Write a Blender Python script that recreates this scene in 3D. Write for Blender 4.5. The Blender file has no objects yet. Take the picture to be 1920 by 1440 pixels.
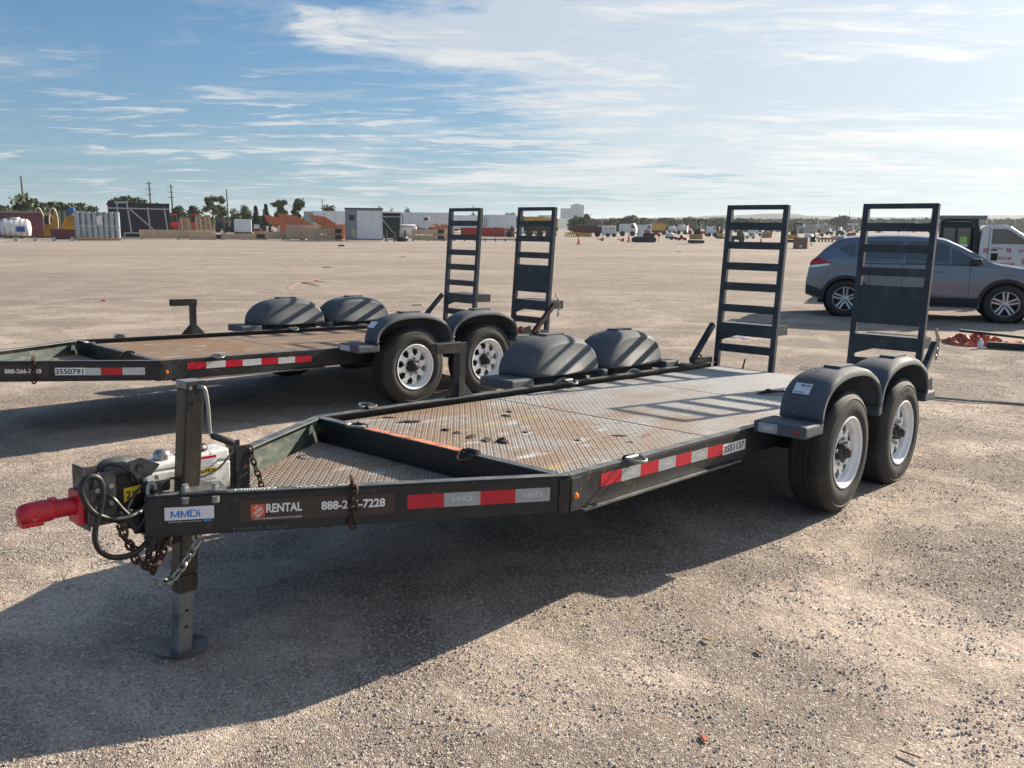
import bpy, math, random
import numpy as np
from mathutils import Vector, Matrix

# ---------------------------------------------------------------- scene, camera, sky, sun
S = bpy.context.scene
COL = S.collection
H_CAM, PITCH, ROLL, FOC = 1.7204, 0.17190, 0.0089, 1693.24
cam_d = bpy.data.cameras.new('camera'); cam = bpy.data.objects.new('camera', cam_d); COL.objects.link(cam)
cam_d.sensor_width = 36; cam_d.lens = FOC / 1920 * 36; cam_d.clip_start = .05; cam_d.clip_end = 20000
fwd = Vector((0, math.cos(PITCH), -math.sin(PITCH))); up = Vector((0, math.sin(PITCH), math.cos(PITCH))); right = Vector((1, 0, 0))
cr, sr = math.cos(ROLL), math.sin(ROLL)
r2 = right * cr + up * sr; u2 = -right * sr + up * cr
cam.matrix_world = Matrix(((r2.x, u2.x, -fwd.x, 0), (r2.y, u2.y, -fwd.y, 0), (r2.z, u2.z, -fwd.z, H_CAM), (0, 0, 0, 1)))
S.camera = cam
SUN_AZ, SUN_EL = math.radians(39.0), math.radians(25.0)      # azimuth counted from +X towards +Y
SUN_DIR = Vector((math.cos(SUN_AZ) * math.cos(SUN_EL), math.sin(SUN_AZ) * math.cos(SUN_EL), math.sin(SUN_EL)))
sd = bpy.data.lights.new('sun', 'SUN'); sun = bpy.data.objects.new('sun', sd); COL.objects.link(sun)
sd.energy = 5.0; sd.angle = math.radians(.55); sd.color = (1, .875, .71)
sun.rotation_euler = SUN_DIR.to_track_quat('Z', 'Y').to_euler(); sun.location = (20, 20, 30)
S.view_settings.view_transform = 'Standard'; S.view_settings.look = 'None'
S.view_settings.exposure = 1.06; S.view_settings.gamma = 1
S.render.engine = 'CYCLES'

def build_world():
    w = bpy.data.worlds.new('World'); S.world = w; w.use_nodes = True
    nt = w.node_tree; nt.nodes.clear(); N = nt.nodes.new; L = nt.links.new
    def math_(op, a, b=None, c=None, clamp=False):
        n = N('ShaderNodeMath'); n.operation = op; n.use_clamp = clamp
        for i, v in enumerate((a, b, c)):
            if v is None: continue
            if isinstance(v, (int, float)): n.inputs[i].default_value = v
            else: L(v, n.inputs[i])
        return n.outputs[0]
    def ramp(v, a, b, smooth=True):
        n = N('ShaderNodeMapRange'); n.interpolation_type = 'SMOOTHSTEP' if smooth else 'LINEAR'
        L(v, n.inputs[0]); n.inputs[1].default_value = a; n.inputs[2].default_value = b
        return n.outputs[0]
    def mix(f, a, b):
        n = N('ShaderNodeMix'); n.data_type = 'RGBA'
        if isinstance(f, (int, float)): n.inputs[0].default_value = f
        else: L(f, n.inputs[0])
        for i, v in ((6, a), (7, b)):
            if isinstance(v, tuple): n.inputs[i].default_value = (*v, 1)
            else: L(v, n.inputs[i])
        return n.outputs[2]
    tc = N('ShaderNodeTexCoord'); sep = N('ShaderNodeSeparateXYZ'); L(tc.outputs['Generated'], sep.inputs[0])
    X, Y, Z = sep.outputs
    sky = N('ShaderNodeTexSky'); sky.sky_type = 'NISHITA'; sky.sun_disc = False
    sky.sun_elevation = SUN_EL; sky.sun_rotation = math.pi / 2 - SUN_AZ
    sky.air_density = 1.0; sky.dust_density = .6; sky.ozone_density = 2.2; sky.altitude = 0
    zc = math_('MAXIMUM', math_('ADD', Z, .055), .03)
    px = math_('DIVIDE', X, zc); py = math_('DIVIDE', Y, zc)
    def noise(sx, sy, rot, scale, detail, rough, dist, off=0., warp=None):
        cb = N('ShaderNodeCombineXYZ'); L(px, cb.inputs[0]); L(py, cb.inputs[1]); cb.inputs[2].default_value = off
        mp = N('ShaderNodeMapping'); mp.inputs['Rotation'].default_value = (0, 0, rot); mp.inputs['Scale'].default_value = (sx, sy, 1)
        L(cb.outputs[0], mp.inputs[0]); n = N('ShaderNodeTexNoise')
        n.inputs['Scale'].default_value = scale; n.inputs['Detail'].default_value = detail
        n.inputs['Roughness'].default_value = rough; n.inputs['Distortion'].default_value = dist
        L(mp.outputs[0], n.inputs['Vector']); return n.outputs[0]
    # broad veil of cirrostratus, thicker towards the sun's side of the sky, with combed streaks
    veil = noise(.50, .50, -.35, .45, 8, .60, 1.0, 3.7)
    streak = noise(.42, .85, -.42, .70, 10, .60, 1.9, 1.3)
    fine = noise(.7, 1.25, -.3, 2.6, 9, .66, 1.2, 9.1)
    puff = noise(.8, 1.6, .0, 1.5, 10, .66, .5, 5.5)
    side = math_('ADD', math_('MULTIPLY', X, 1.15), math_('MULTIPLY', Z, .25))      # grows towards +X, the sun's side
    tex = math_('ADD', math_('MULTIPLY', math_('SUBTRACT', streak, .5), 1.0), math_('MULTIPLY', math_('SUBTRACT', fine, .5), .45))
    v1 = math_('ADD', math_('ADD', veil, math_('MULTIPLY', side, .50)), math_('MULTIPLY', tex, .60))
    cover = ramp(v1, .44, .60)
    s1 = ramp(math_('ADD', streak, math_('MULTIPLY', math_('SUBTRACT', fine, .5), .55)), .47, .68)
    cov = math_('MAXIMUM', math_('MULTIPLY', cover, math_('ADD', math_('MULTIPLY', s1, .40), .60)), math_('MULTIPLY', s1, math_('ADD', math_('MULTIPLY', X, .35), .34)))
    lowband = math_('MULTIPLY', ramp(Z, .20, .10), ramp(math_('ADD', puff, math_('MULTIPLY', X, .06)), .50, .62))
    cov = math_('MAXIMUM', cov, math_('MULTIPLY', lowband, .80))
    low = ramp(Z, .0, .06); cov = math_('MULTIPLY', cov, math_('ADD', math_('MULTIPLY', low, .6), .4), None, True)
    dt = N('ShaderNodeVectorMath'); dt.operation = 'DOT_PRODUCT'; L(tc.outputs['Generated'], dt.inputs[0]); dt.inputs[1].default_value = SUN_DIR
    dpos = math_('MAXIMUM', dt.outputs['Value'], 0)
    glow = math_('ADD', math_('ADD', math_('MULTIPLY', math_('POWER', dpos, 30), 3.0), math_('MULTIPLY', math_('POWER', dpos, 5), .55)), 1.0)
    ccol = N('ShaderNodeVectorMath'); ccol.operation = 'SCALE'; ccol.inputs[0].default_value = (8.0, 8.15, 8.2); L(glow, ccol.inputs['Scale'])
    tint = N('ShaderNodeMix'); tint.data_type = 'RGBA'; tint.blend_type = 'MULTIPLY'; tint.inputs[0].default_value = 1
    L(sky.outputs[0], tint.inputs[6]); tint.inputs[7].default_value = (.43, .86, 1.34, 1)
    gm = N('ShaderNodeGamma'); gm.inputs[1].default_value = .72; L(tint.outputs[2], gm.inputs[0])
    sc_ = N('ShaderNodeVectorMath'); sc_.operation = 'SCALE'; L(gm.outputs[0], sc_.inputs[0]); sc_.inputs['Scale'].default_value = 1.42
    cov = math_('MULTIPLY', cov, math_('ADD', math_('MULTIPLY', ramp(Z, .85, .42), .65), .35))
    hz = math_('POWER', math_('SUBTRACT', 1, math_('MAXIMUM', Z, 0)), 11)
    c0 = mix(math_('MULTIPLY', hz, math_('ADD', math_('MULTIPLY', dt.outputs['Value'], .35), .55), None, True), sc_.outputs[0], (4.0, 5.5, 6.3))
    c2 = mix(cov, c0, ccol.outputs[0])
    bg = N('ShaderNodeBackground'); L(c2, bg.inputs[0]); bg.inputs[1].default_value = .046
    out = N('ShaderNodeOutputWorld'); L(bg.outputs[0], out.inputs[0])
build_world()

# ---------------------------------------------------------------- helpers
def tag(o, label=None, cat=None, group=None, kind=None):
    if label: o['label'] = label
    if cat: o['category'] = cat
    if group: o['group'] = group
    if kind: o['kind'] = kind
    return o

def ray(px, py):
    d = (px - 960) / FOC * r2 - (py - 720) / FOC * u2 + fwd
    return d
def ground(px, py, z=0.):
    """point of the flat yard that lies behind a spot of the photograph"""
    d = ray(px, py); k = (z - H_CAM) / d.z
    return Vector((d.x * k, d.y * k, z))

class MB:
    def __init__(s): s.v = []; s.f = []
    def add(s, vs, fs):
        o = len(s.v); s.v += [tuple(p) for p in vs]; s.f += [tuple(i + o for i in f) for f in fs]; return s
    def hexa(s, p):
        return s.add(p, [(0, 3, 2, 1), (4, 5, 6, 7), (0, 1, 5, 4), (1, 2, 6, 5), (2, 3, 7, 6), (3, 0, 4, 7)])
    def box(s, x0, x1, y0, y1, z0, z1):
        return s.hexa([(x0, y0, z0), (x1, y0, z0), (x1, y1, z0), (x0, y1, z0), (x0, y0, z1), (x1, y0, z1), (x1, y1, z1), (x0, y1, z1)])
    def bar(s, p, q, w, h, upv=(0, 0, 1)):
        p, q = Vector(p), Vector(q); d = (q - p).normalized(); sd_ = d.cross(Vector(upv))
        if sd_.length < 1e-4: sd_ = d.cross(Vector((1, 0, 0)))
        sd_.normalize(); n = sd_.cross(d); a, b = sd_ * w / 2, n * h / 2
        return s.hexa([p - a - b, p + a - b, q + a - b, q - a - b, p - a + b, p + a + b, q + a + b, q - a + b])
    def prism(s, poly, axis, a, b):
        n = len(poly)
        def P(t, c):
            return (c, t[0], t[1]) if axis == 'x' else (t[0], c, t[1]) if axis == 'y' else (t[0], t[1], c)
        vs = [P(t, a) for t in poly] + [P(t, b) for t in poly]
        fs = [tuple(range(n))[::-1], tuple(range(n, 2 * n))] + [(i, (i + 1) % n, n + (i + 1) % n, n + i) for i in range(n)]
        return s.add(vs, fs)
    def tube(s, path, r, n=8, closed=False, cap=True):
        P = [Vector(p) for p in path]; m = len(P); rings = []
        prev = None
        for i in range(m):
            if closed: t = (P[(i + 1) % m] - P[i - 1])
            else: t = P[min(i + 1, m - 1)] - P[max(i - 1, 0)]
            t.normalize()
            if prev is None: a = t.orthogonal().normalized()
            else:
                a = prev - t * prev.dot(t)
                a = a.normalized() if a.length > 1e-6 else t.orthogonal().normalized()
            prev = a; b = t.cross(a); rr = r[i] if isinstance(r, (list, tuple)) else r
            rings.append([P[i] + (a * math.cos(k * 2 * math.pi / n) + b * math.sin(k * 2 * math.pi / n)) * rr for k in range(n)])
        vs = [v for rg in rings for v in rg]; fs = []
        for i in range(m if closed else m - 1):
            j = (i + 1) % m
            for k in range(n): fs.append((i * n + k, i * n + (k + 1) % n, j * n + (k + 1) % n, j * n + k))
        if cap and not closed: fs += [tuple(range(n))[::-1], tuple(range((m - 1) * n, m * n))]
        return s.add(vs, fs)
    def hose(s, path, r, n=10, sub=5):
        P = [Vector(p) for p in path]; Q = []
        for i in range(len(P) - 1):
            a, b, c, d = P[max(i - 1, 0)], P[i], P[i + 1], P[min(i + 2, len(P) - 1)]
            for k in range(sub):
                t = k / sub; Q.append(.5 * ((2 * b) + (c - a) * t + (2 * a - 5 * b + 4 * c - d) * t * t + (3 * b - a - 3 * c + d) * t ** 3))
        return s.tube(Q + [P[-1]], r, n)
    def cyl(s, p, q, r, n=16, r2_=None): return s.tube([p, q], [r, r if r2_ is None else r2_], n)
    def lathe(s, prof, c, axis='y', n=48, cap=False):
        """prof: (radius, offset along the axis)"""
        c = Vector(c); vs = []; fs = []; m = len(prof)
        for r, h in prof:
            for k in range(n):
                a = k * 2 * math.pi / n; x, y = r * math.cos(a), r * math.sin(a)
                vs.append(c + (Vector((x, h, y)) if axis == 'y' else Vector((x, y, h)) if axis == 'z' else Vector((h, x, y))))
        for i in range(m - 1):
            for k in range(n): fs.append((i * n + k, i * n + (k + 1) % n, (i + 1) * n + (k + 1) % n, (i + 1) * n + k))
        if cap: fs += [tuple(range(n)), tuple(range((m - 1) * n, m * n))]
        return s.add(vs, fs)
    def grid(s, pts, nu, nv):
        return s.add(pts, [(i * nv + j, i * nv + j + 1, (i + 1) * nv + j + 1, (i + 1) * nv + j) for i in range(nu - 1) for j in range(nv - 1)])
    def mesh(s, name, mat, smooth=False):
        me = bpy.data.meshes.new(name); me.from_pydata(s.v, [], s.f); me.update()
        if mat: me.materials.append(mat)
        import bmesh
        b = bmesh.new(); b.from_mesh(me); bmesh.ops.recalc_face_normals(b, faces=b.faces); b.to_mesh(me); b.free()
        if smooth:
            me.polygons.foreach_set('use_smooth', [True] * len(me.polygons)); me.set_sharp_from_angle(angle=math.radians(38))
        return me
    def build(s, name, mat, parent=None, bevel=0, smooth=False, label=None, solid=0):
        o = bpy.data.objects.new(name, s.mesh(name, mat, smooth)); COL.objects.link(o); o.parent = parent
        if solid:
            m = o.modifiers.new('t', 'SOLIDIFY'); m.thickness = solid; m.offset = 0
        if bevel:
            m = o.modifiers.new('b', 'BEVEL'); m.width = bevel; m.segments = 2; m.limit_method = 'ANGLE'; m.harden_normals = False
        if label: o['label'] = label
        return o

def link(name, me, parent=None, loc=None, rot=None, scale=None):
    o = bpy.data.objects.new(name, me); COL.objects.link(o); o.parent = parent
    if loc is not None: o.location = loc
    if rot is not None: o.rotation_euler = rot
    if scale is not None: o.scale = scale
    return o
def empty(name, loc=(0, 0, 0), rot=(0, 0, 0), label=None, cat=None, group=None):
    o = bpy.data.objects.new(name, None); COL.objects.link(o); o.location = loc; o.rotation_euler = rot
    o.empty_display_size = .2
    return tag(o, label, cat, group)

def mat(name, col, rough=.6, metal=0., col2=None, sc=8., lo=.45, hi=.65, col3=None, sc3=40., lo3=.55, hi3=.7, bump=0., bsc=60., emit=None, spec=.5, rvar=0., stretch=None, coat=0.):
    m = bpy.data.materials.new(name); m.use_nodes = True; nt = m.node_tree; b = nt.nodes['Principled BSDF']
    N = nt.nodes.new; L = nt.links.new
    b.inputs['Roughness'].default_value = rough; b.inputs['Metallic'].default_value = metal
    b.inputs['Base Color'].default_value = (*col, 1); b.inputs['Specular IOR Level'].default_value = spec
    b.inputs['Coat Weight'].default_value = coat
    tc = N('ShaderNodeTexCoord'); vec = tc.outputs['Object']
    if stretch:
        mp = N('ShaderNodeMapping'); mp.inputs['Scale'].default_value = stretch; L(vec, mp.inputs[0]); vec = mp.outputs[0]
    def nz(scale, d=6, r=.6):
        n = N('ShaderNodeTexNoise'); n.inputs['Scale'].default_value = scale; n.inputs['Detail'].default_value = d; n.inputs['Roughness'].default_value = r
        L(vec, n.inputs['Vector']); return n.outputs[0]
    def mr(v, a, c, x=0., y=1.):
        n = N('ShaderNodeMapRange'); L(v, n.inputs[0]); n.inputs[1].default_value = a; n.inputs[2].default_value = c
        n.inputs[3].default_value = x; n.inputs[4].default_value = y; return n.outputs[0]
    cur = None
    if col2:
        n1 = nz(sc); x = N('ShaderNodeMix'); x.data_type = 'RGBA'; L(mr(n1, lo, hi), x.inputs[0])
        x.inputs[6].default_value = (*col, 1); x.inputs[7].default_value = (*col2, 1); cur = x.outputs[2]
        if rvar: L(mr(n1, lo, hi, rough, rough + rvar), b.inputs['Roughness'])
    if col3:
        n1 = nz(sc3, 8, .7); x = N('ShaderNodeMix'); x.data_type = 'RGBA'; L(mr(n1, lo3, hi3), x.inputs[0])
        if cur: L(cur, x.inputs[6])
        else: x.inputs[6].default_value = (*col, 1)
        x.inputs[7].default_value = (*col3, 1); cur = x.outputs[2]
    if cur: L(cur, b.inputs['Base Color'])
    if bump:
        bp = N('ShaderNodeBump'); bp.inputs['Strength'].default_value = bump; bp.inputs['Distance'].default_value = .01
        L(nz(bsc, 5), bp.inputs['Height']); L(bp.outputs[0], b.inputs['Normal'])
    if emit: b.inputs['Emission Color'].default_value = (*emit[0], 1); b.inputs['Emission Strength'].default_value = emit[1]
    return m

M = {}
M['black'] = mat('black_frame_paint', (.0075, .0105, .0155), .40, 0, (.022, .028, .034), 5, .50, .75, (.14, .06, .035), 22, .585, .70, .12, 30, rvar=.25)
M['edge'] = mat('worn_flange_paint', (.07, .08, .085), .45, .2, (.20, .20, .19), 9, .42, .66, (.22, .08, .035), 18, .60, .70, .15, 60)
M['ramp'] = mat('ramp_paint', (.018, .026, .036), .42, 0, (.05, .06, .068), 7, .48, .7, (.15, .07, .04), 35, .68, .76, .08, 40)
M['inner'] = mat('scuffed_green_paint', (.05, .075, .07), .5, 0, (.16, .18, .16), 6, .45, .7, (.25, .12, .06), 12, .6, .68, .1, 40, stretch=(1, 1, 2.5))
M['plastic'] = mat('grey_fender_plastic', (.066, .080, .097), .68, 0, (.10, .113, .128), 4, .42, .7, (.17, .165, .155), 20, .58, .75, .12, 300, rvar=.18)
M['tyre'] = mat('tyre_rubber', (.014, .015, .017), .70, 0, (.032, .031, .030), 6, .45, .7, (.07, .062, .055), 25, .62, .8, .2, 90)
M['letter'] = mat('dusty_raised_rubber', (.075, .072, .068), .8)
M['rim'] = mat('white_rim_paint', (.82, .84, .86), .30, 0, (.66, .65, .60), 12, .54, .8, (.25, .14, .07), 30, .68, .74, .05, 60)
M['hub'] = mat('greasy_hub', (.014, .014, .016), .5, .2, (.07, .035, .02), 20, .58, .75)
M['steel'] = mat('bare_steel', (.42, .42, .40), .35, .85, (.22, .19, .16), 14, .45, .7)
M['galv'] = mat('dull_galvanised', (.30, .32, .31), .5, .55, (.18, .18, .17), 16, .45, .7, (.25, .12, .06), 24, .62, .7)
M['jack'] = mat('jack_tube_paint', (.028, .027, .025), .42, .3, (.085, .072, .055), 9, .42, .68, (.24, .13, .06), 22, .58, .72, .1, 50, stretch=(1, 1, .4))
M['jackgrey'] = mat('grey_jack_leg', (.23, .225, .21), .6, .2, (.09, .088, .08), 12, .45, .7, (.24, .16, .10), 30, .6, .75, .2, 60)
M['hitchgrey'] = mat('dirty_grey_hitch_paint', (.13, .135, .135), .5, .3, (.045, .043, .04), 18, .42, .62, (.18, .10, .06), 28, .6, .72, .2, 60)
M['white'] = mat('white_actuator_paint', (.66, .68, .67), .45, 0, (.40, .38, .34), 10, .46, .7, (.10, .07, .05), 26, .57, .64, .08, 60)
M['red'] = mat('red_coupler_paint', (.60, .014, .030), .36, 0, (.42, .01, .02), 18, .42, .62, (.60, .38, .36), 34, .60, .68, .3, 70, coat=.15)
M['rust'] = mat('rusty_chain', (.075, .038, .024), .75, .2, (.028, .020, .017), 50, .4, .65)
M['chain'] = mat('zinc_chain', (.38, .38, .36), .4, .8, (.2, .17, .13), 60, .45, .7)
M['rubber'] = mat('black_cable', (.012, .013, .015), .45)
M['orange'] = mat('orange_scraped_paint', (.60, .16, .06), .55, 0, (.62, .26, .15), 20, .4, .6, (.16, .08, .05), 26, .50, .58)
M['amber'] = mat('amber_lens', (.85, .22, .02), .2, 0)
M['redlens'] = mat('red_lens', (.45, .03, .02), .2, 0)
M['dred'] = mat('reflective_red', (.50, .012, .03), .3, 0, (.42, .01, .025), 30)
M['dwhite'] = mat('reflective_white', (.55, .57, .57), .32, 0, (.46, .48, .48), 25)
M['dgrey'] = mat('reflective_grey', (.36, .39, .40), .35, 0, (.30, .32, .33), 25)
M['brown'] = mat('dark_brown_decal', (.040, .028, .027), .4)
M['label'] = mat('white_label', (.72, .74, .78), .45)
M['ink'] = mat('black_ink', (.02, .02, .022), .5)
M['blue'] = mat('blue_ink', (.03, .22, .60), .4)
M['logo'] = mat('orange_red_logo', (.62, .09, .03), .4)
M['wink'] = mat('white_ink', (.78, .78, .78), .5)
M['wgrey'] = mat('pale_grey_ink', (.55, .57, .58), .5)
M['yellowl'] = mat('yellow_label', (.75, .52, .03), .45)
M['chalk'] = mat('chalk_marking', (.62, .66, .66), .8)
M['chalk2'] = mat('faded_chalk', (.12, .16, .18), .8)
M['mud'] = mat('dry_dark_mud', (.045, .035, .028), .95, 0, (.08, .06, .045), 60, bump=.5, bsc=90)
M['dirt_line'] = M['mud']

def deck_mat(name, base, rust, rlo, rhi, yellow):
    m = mat(name, base, .55, .25, rust, 1.3, rlo, rhi, (.05, .042, .038), 16, .56, .75, .25, 120)
    nt = m.node_tree; b = nt.nodes['Principled BSDF']; N = nt.nodes.new; L = nt.links.new
    b.inputs['Specular IOR Level'].default_value = .5
    src = b.inputs['Base Color'].links[0].from_socket
    tc = [n for n in nt.nodes if n.type == 'TEX_COORD'][0]
    def streaks(loc, rot, sx, sy, scale, a, c, colr, src):
        mp = N('ShaderNodeMapping'); mp.inputs['Rotation'].default_value = (0, 0, rot); mp.inputs['Scale'].default_value = (sx, sy, 1); mp.inputs['Location'].default_value = loc
        L(tc.outputs['Object'], mp.inputs[0]); n = N('ShaderNodeTexNoise'); n.inputs['Scale'].default_value = scale; n.inputs['Detail'].default_value = 5
        L(mp.outputs[0], n.inputs['Vector']); r = N('ShaderNodeMapRange'); L(n.outputs[0], r.inputs[0]); r.inputs[1].default_value = a; r.inputs[2].default_value = c
        x = N('ShaderNodeMix'); x.data_type = 'RGBA'; L(r.outputs[0], x.inputs[0]); L(src, x.inputs[6]); x.inputs[7].default_value = (*colr, 1); return x.outputs[2]
    if yellow: src = streaks((0, 0, 4), .25, .55, 3.0, 1.5, .66, .76, (.46, .31, .12), src)
    src = streaks((3, 1, 7), -.3, 1.2, 4.5, 2.0, .66, .72, (.26, .10, .06), src)
    src = streaks((1, 5, 2), .2, .5, 1.1, 2.4, .50, .72, (.27, .17, .10), src)
    src = streaks((8, 2, 1), .1, 1.0, 2.2, 4.5, .60, .74, (.50, .52, .54), src)
    if yellow:      # paler blue-grey on the rear sheets, browner on the front ones and in the tray
        sx = N('ShaderNodeSeparateXYZ'); L(tc.outputs['Object'], sx.inputs[0]); nn = N('ShaderNodeTexNoise'); nn.inputs['Scale'].default_value = 1.4; L(tc.outputs['Object'], nn.inputs['Vector'])
        ad = N('ShaderNodeMath'); ad.operation = 'MULTIPLY_ADD'; L(nn.outputs[0], ad.inputs[0]); ad.inputs[1].default_value = 2.4; L(sx.outputs[0], ad.inputs[2])
        for a_, c_, t0, t1, colr in ((4.2, 6.6, 0, .65, tuple(min(.75, q * 1.0 + .12) for q in (.42, .47, .50)) if base[0] > .3 else (.20, .215, .225)), (2.9, 2.4, 0, .6, (.37, .30, .225) if base[0] > .3 else (.10, .07, .05))):
            r = N('ShaderNodeMapRange'); L(ad.outputs[0], r.inputs[0]); r.inputs[1].default_value = a_; r.inputs[2].default_value = c_; r.inputs[3].default_value = t0; r.inputs[4].default_value = t1
            x = N('ShaderNodeMix'); x.data_type = 'RGBA'; L(r.outputs[0], x.inputs[0]); L(src, x.inputs[6]); x.inputs[7].default_value = (*colr, 1); src = x.outputs[2]
    L(src, b.inputs['Base Color']); return m
M['deckA'] = deck_mat('galvanised_tread_plate', (.17, .16, .15), (.17, .11, .07), .46, .64, True)
M['lugA'] = deck_mat('worn_tread_lugs', (.54, .52, .49), (.45, .36, .27), .42, .60, True)
M['deckB'] = deck_mat('rusty_tread_plate', (.14, .11, .085), (.18, .105, .06), .42, .62, False)
M['lugB'] = deck_mat('rusty_tread_lugs', (.40, .31, .22), (.38, .25, .155), .42, .62, False)

# ---------------------------------------------------------------- lettering
_fc = {}
def text_mesh(s, size, bold=0., depth=.0006):
    k = (s, size, bold)
    if k in _fc: return _fc[k]
    cu = bpy.data.curves.new('t', 'FONT'); cu.body = s; cu.size = size; cu.offset = bold * size; cu.extrude = depth; cu.resolution_u = 3
    cu.align_x = 'LEFT'; cu.align_y = 'BOTTOM_BASELINE' if False else 'BOTTOM'
    o = bpy.data.objects.new('t', cu); COL.objects.link(o); bpy.context.view_layer.update()
    me = bpy.data.meshes.new_from_object(o.evaluated_get(bpy.context.evaluated_depsgraph_get()))
    bpy.data.objects.remove(o); bpy.data.curves.remove(cu)
    xs = [v.co.x for v in me.vertices]; ys = [v.co.y for v in me.vertices]
    _fc[k] = (me, min(xs), max(xs), min(ys), max(ys)); return _fc[k]
def frame_mat(o, xd, yd):
    """placement matrix of a flat mark: origin o, text direction xd, up direction yd"""
    xd = Vector(xd).normalized(); yd = Vector(yd); z = xd.cross(yd).normalized(); yd = z.cross(xd)
    return Matrix(((xd.x, yd.x, z.x, o[0]), (xd.y, yd.y, z.y, o[1]), (xd.z, yd.z, z.z, o[2]), (0, 0, 0, 1)))
def text(s, m, x0, x1, y0, y1, material, parent, name='lettering', bold=.02, lift=.0012, turn=0):
    """lettering stretched to fill x0..x1, y0..y1 of the plane m"""
    me0, a, b, c, d = text_mesh(s, 1., bold, .006)
    me = me0.copy(); me.materials.clear(); me.materials.append(material)
    kx, ky = (x1 - x0) / (b - a), (y1 - y0) / (d - c)
    n = len(me.vertices); co = np.empty(n * 3); me.vertices.foreach_get('co', co); co = co.reshape(-1, 3)
    co[:, 0] = (co[:, 0] - a) * kx; co[:, 1] = (co[:, 1] - c) * ky; co[:, 2] *= .08
    if turn:
        cx, cy = (x1 - x0) / 2, (y1 - y0) / 2; X, Y = co[:, 0] - cx, co[:, 1] - cy
        co[:, 0] = X * math.cos(turn) - Y * math.sin(turn) + cx; co[:, 1] = X * math.sin(turn) + Y * math.cos(turn) + cy
    co += (x0, y0, lift); me.vertices.foreach_set('co', co.ravel()); me.transform(m); me.update(); me.name = name
    return link(name, me, parent)
def strokes(m, x0, x1, y0, y1, material, parent, name='lettering', lift=.0012, t=.0006):
    """the wide four-letter maker's mark (M M D i) drawn from flat strokes"""
    w, h = x1 - x0, y1 - y0; b = MB(); k = h * .17
    def seg(a, c, q=1.):
        p, r = Vector((x0 + a[0] * w, y0 + a[1] * h, lift)), Vector((x0 + c[0] * w, y0 + c[1] * h, lift)); b.bar(p, r, k * q * 1.35 if abs(p.x - r.x) < w * .04 else k * q, t, (0, 0, 1))
    for o in (0., .335):
        seg((o + .02, 0), (o + .02, .95)); seg((o + .02, .95), (o + .14, .10), .95); seg((o + .14, .10), (o + .26, .95), .95); seg((o + .26, .95), (o + .26, 0))
    seg((.68, .07), (.88, .07)); seg((.68, .93), (.88, .93)); seg((.68, .0), (.68, 1.)); seg((.90, .15), (.90, .85)); seg((.98, 0), (.98, .68)); seg((.98, .84), (.98, 1.))
    me = b.mesh(name, material); me.transform(m); return link(name, me, parent)
def patch(m, x0, x1, y0, y1, material, parent, name='sticker', t=.0008, lift=0., label=None):
    b = MB().box(x0, x1, y0, y1, lift, lift + t); me = b.mesh(name, material); me.transform(m)
    o = link(name, me, parent)
    if label: o['label'] = label
    return o

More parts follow.
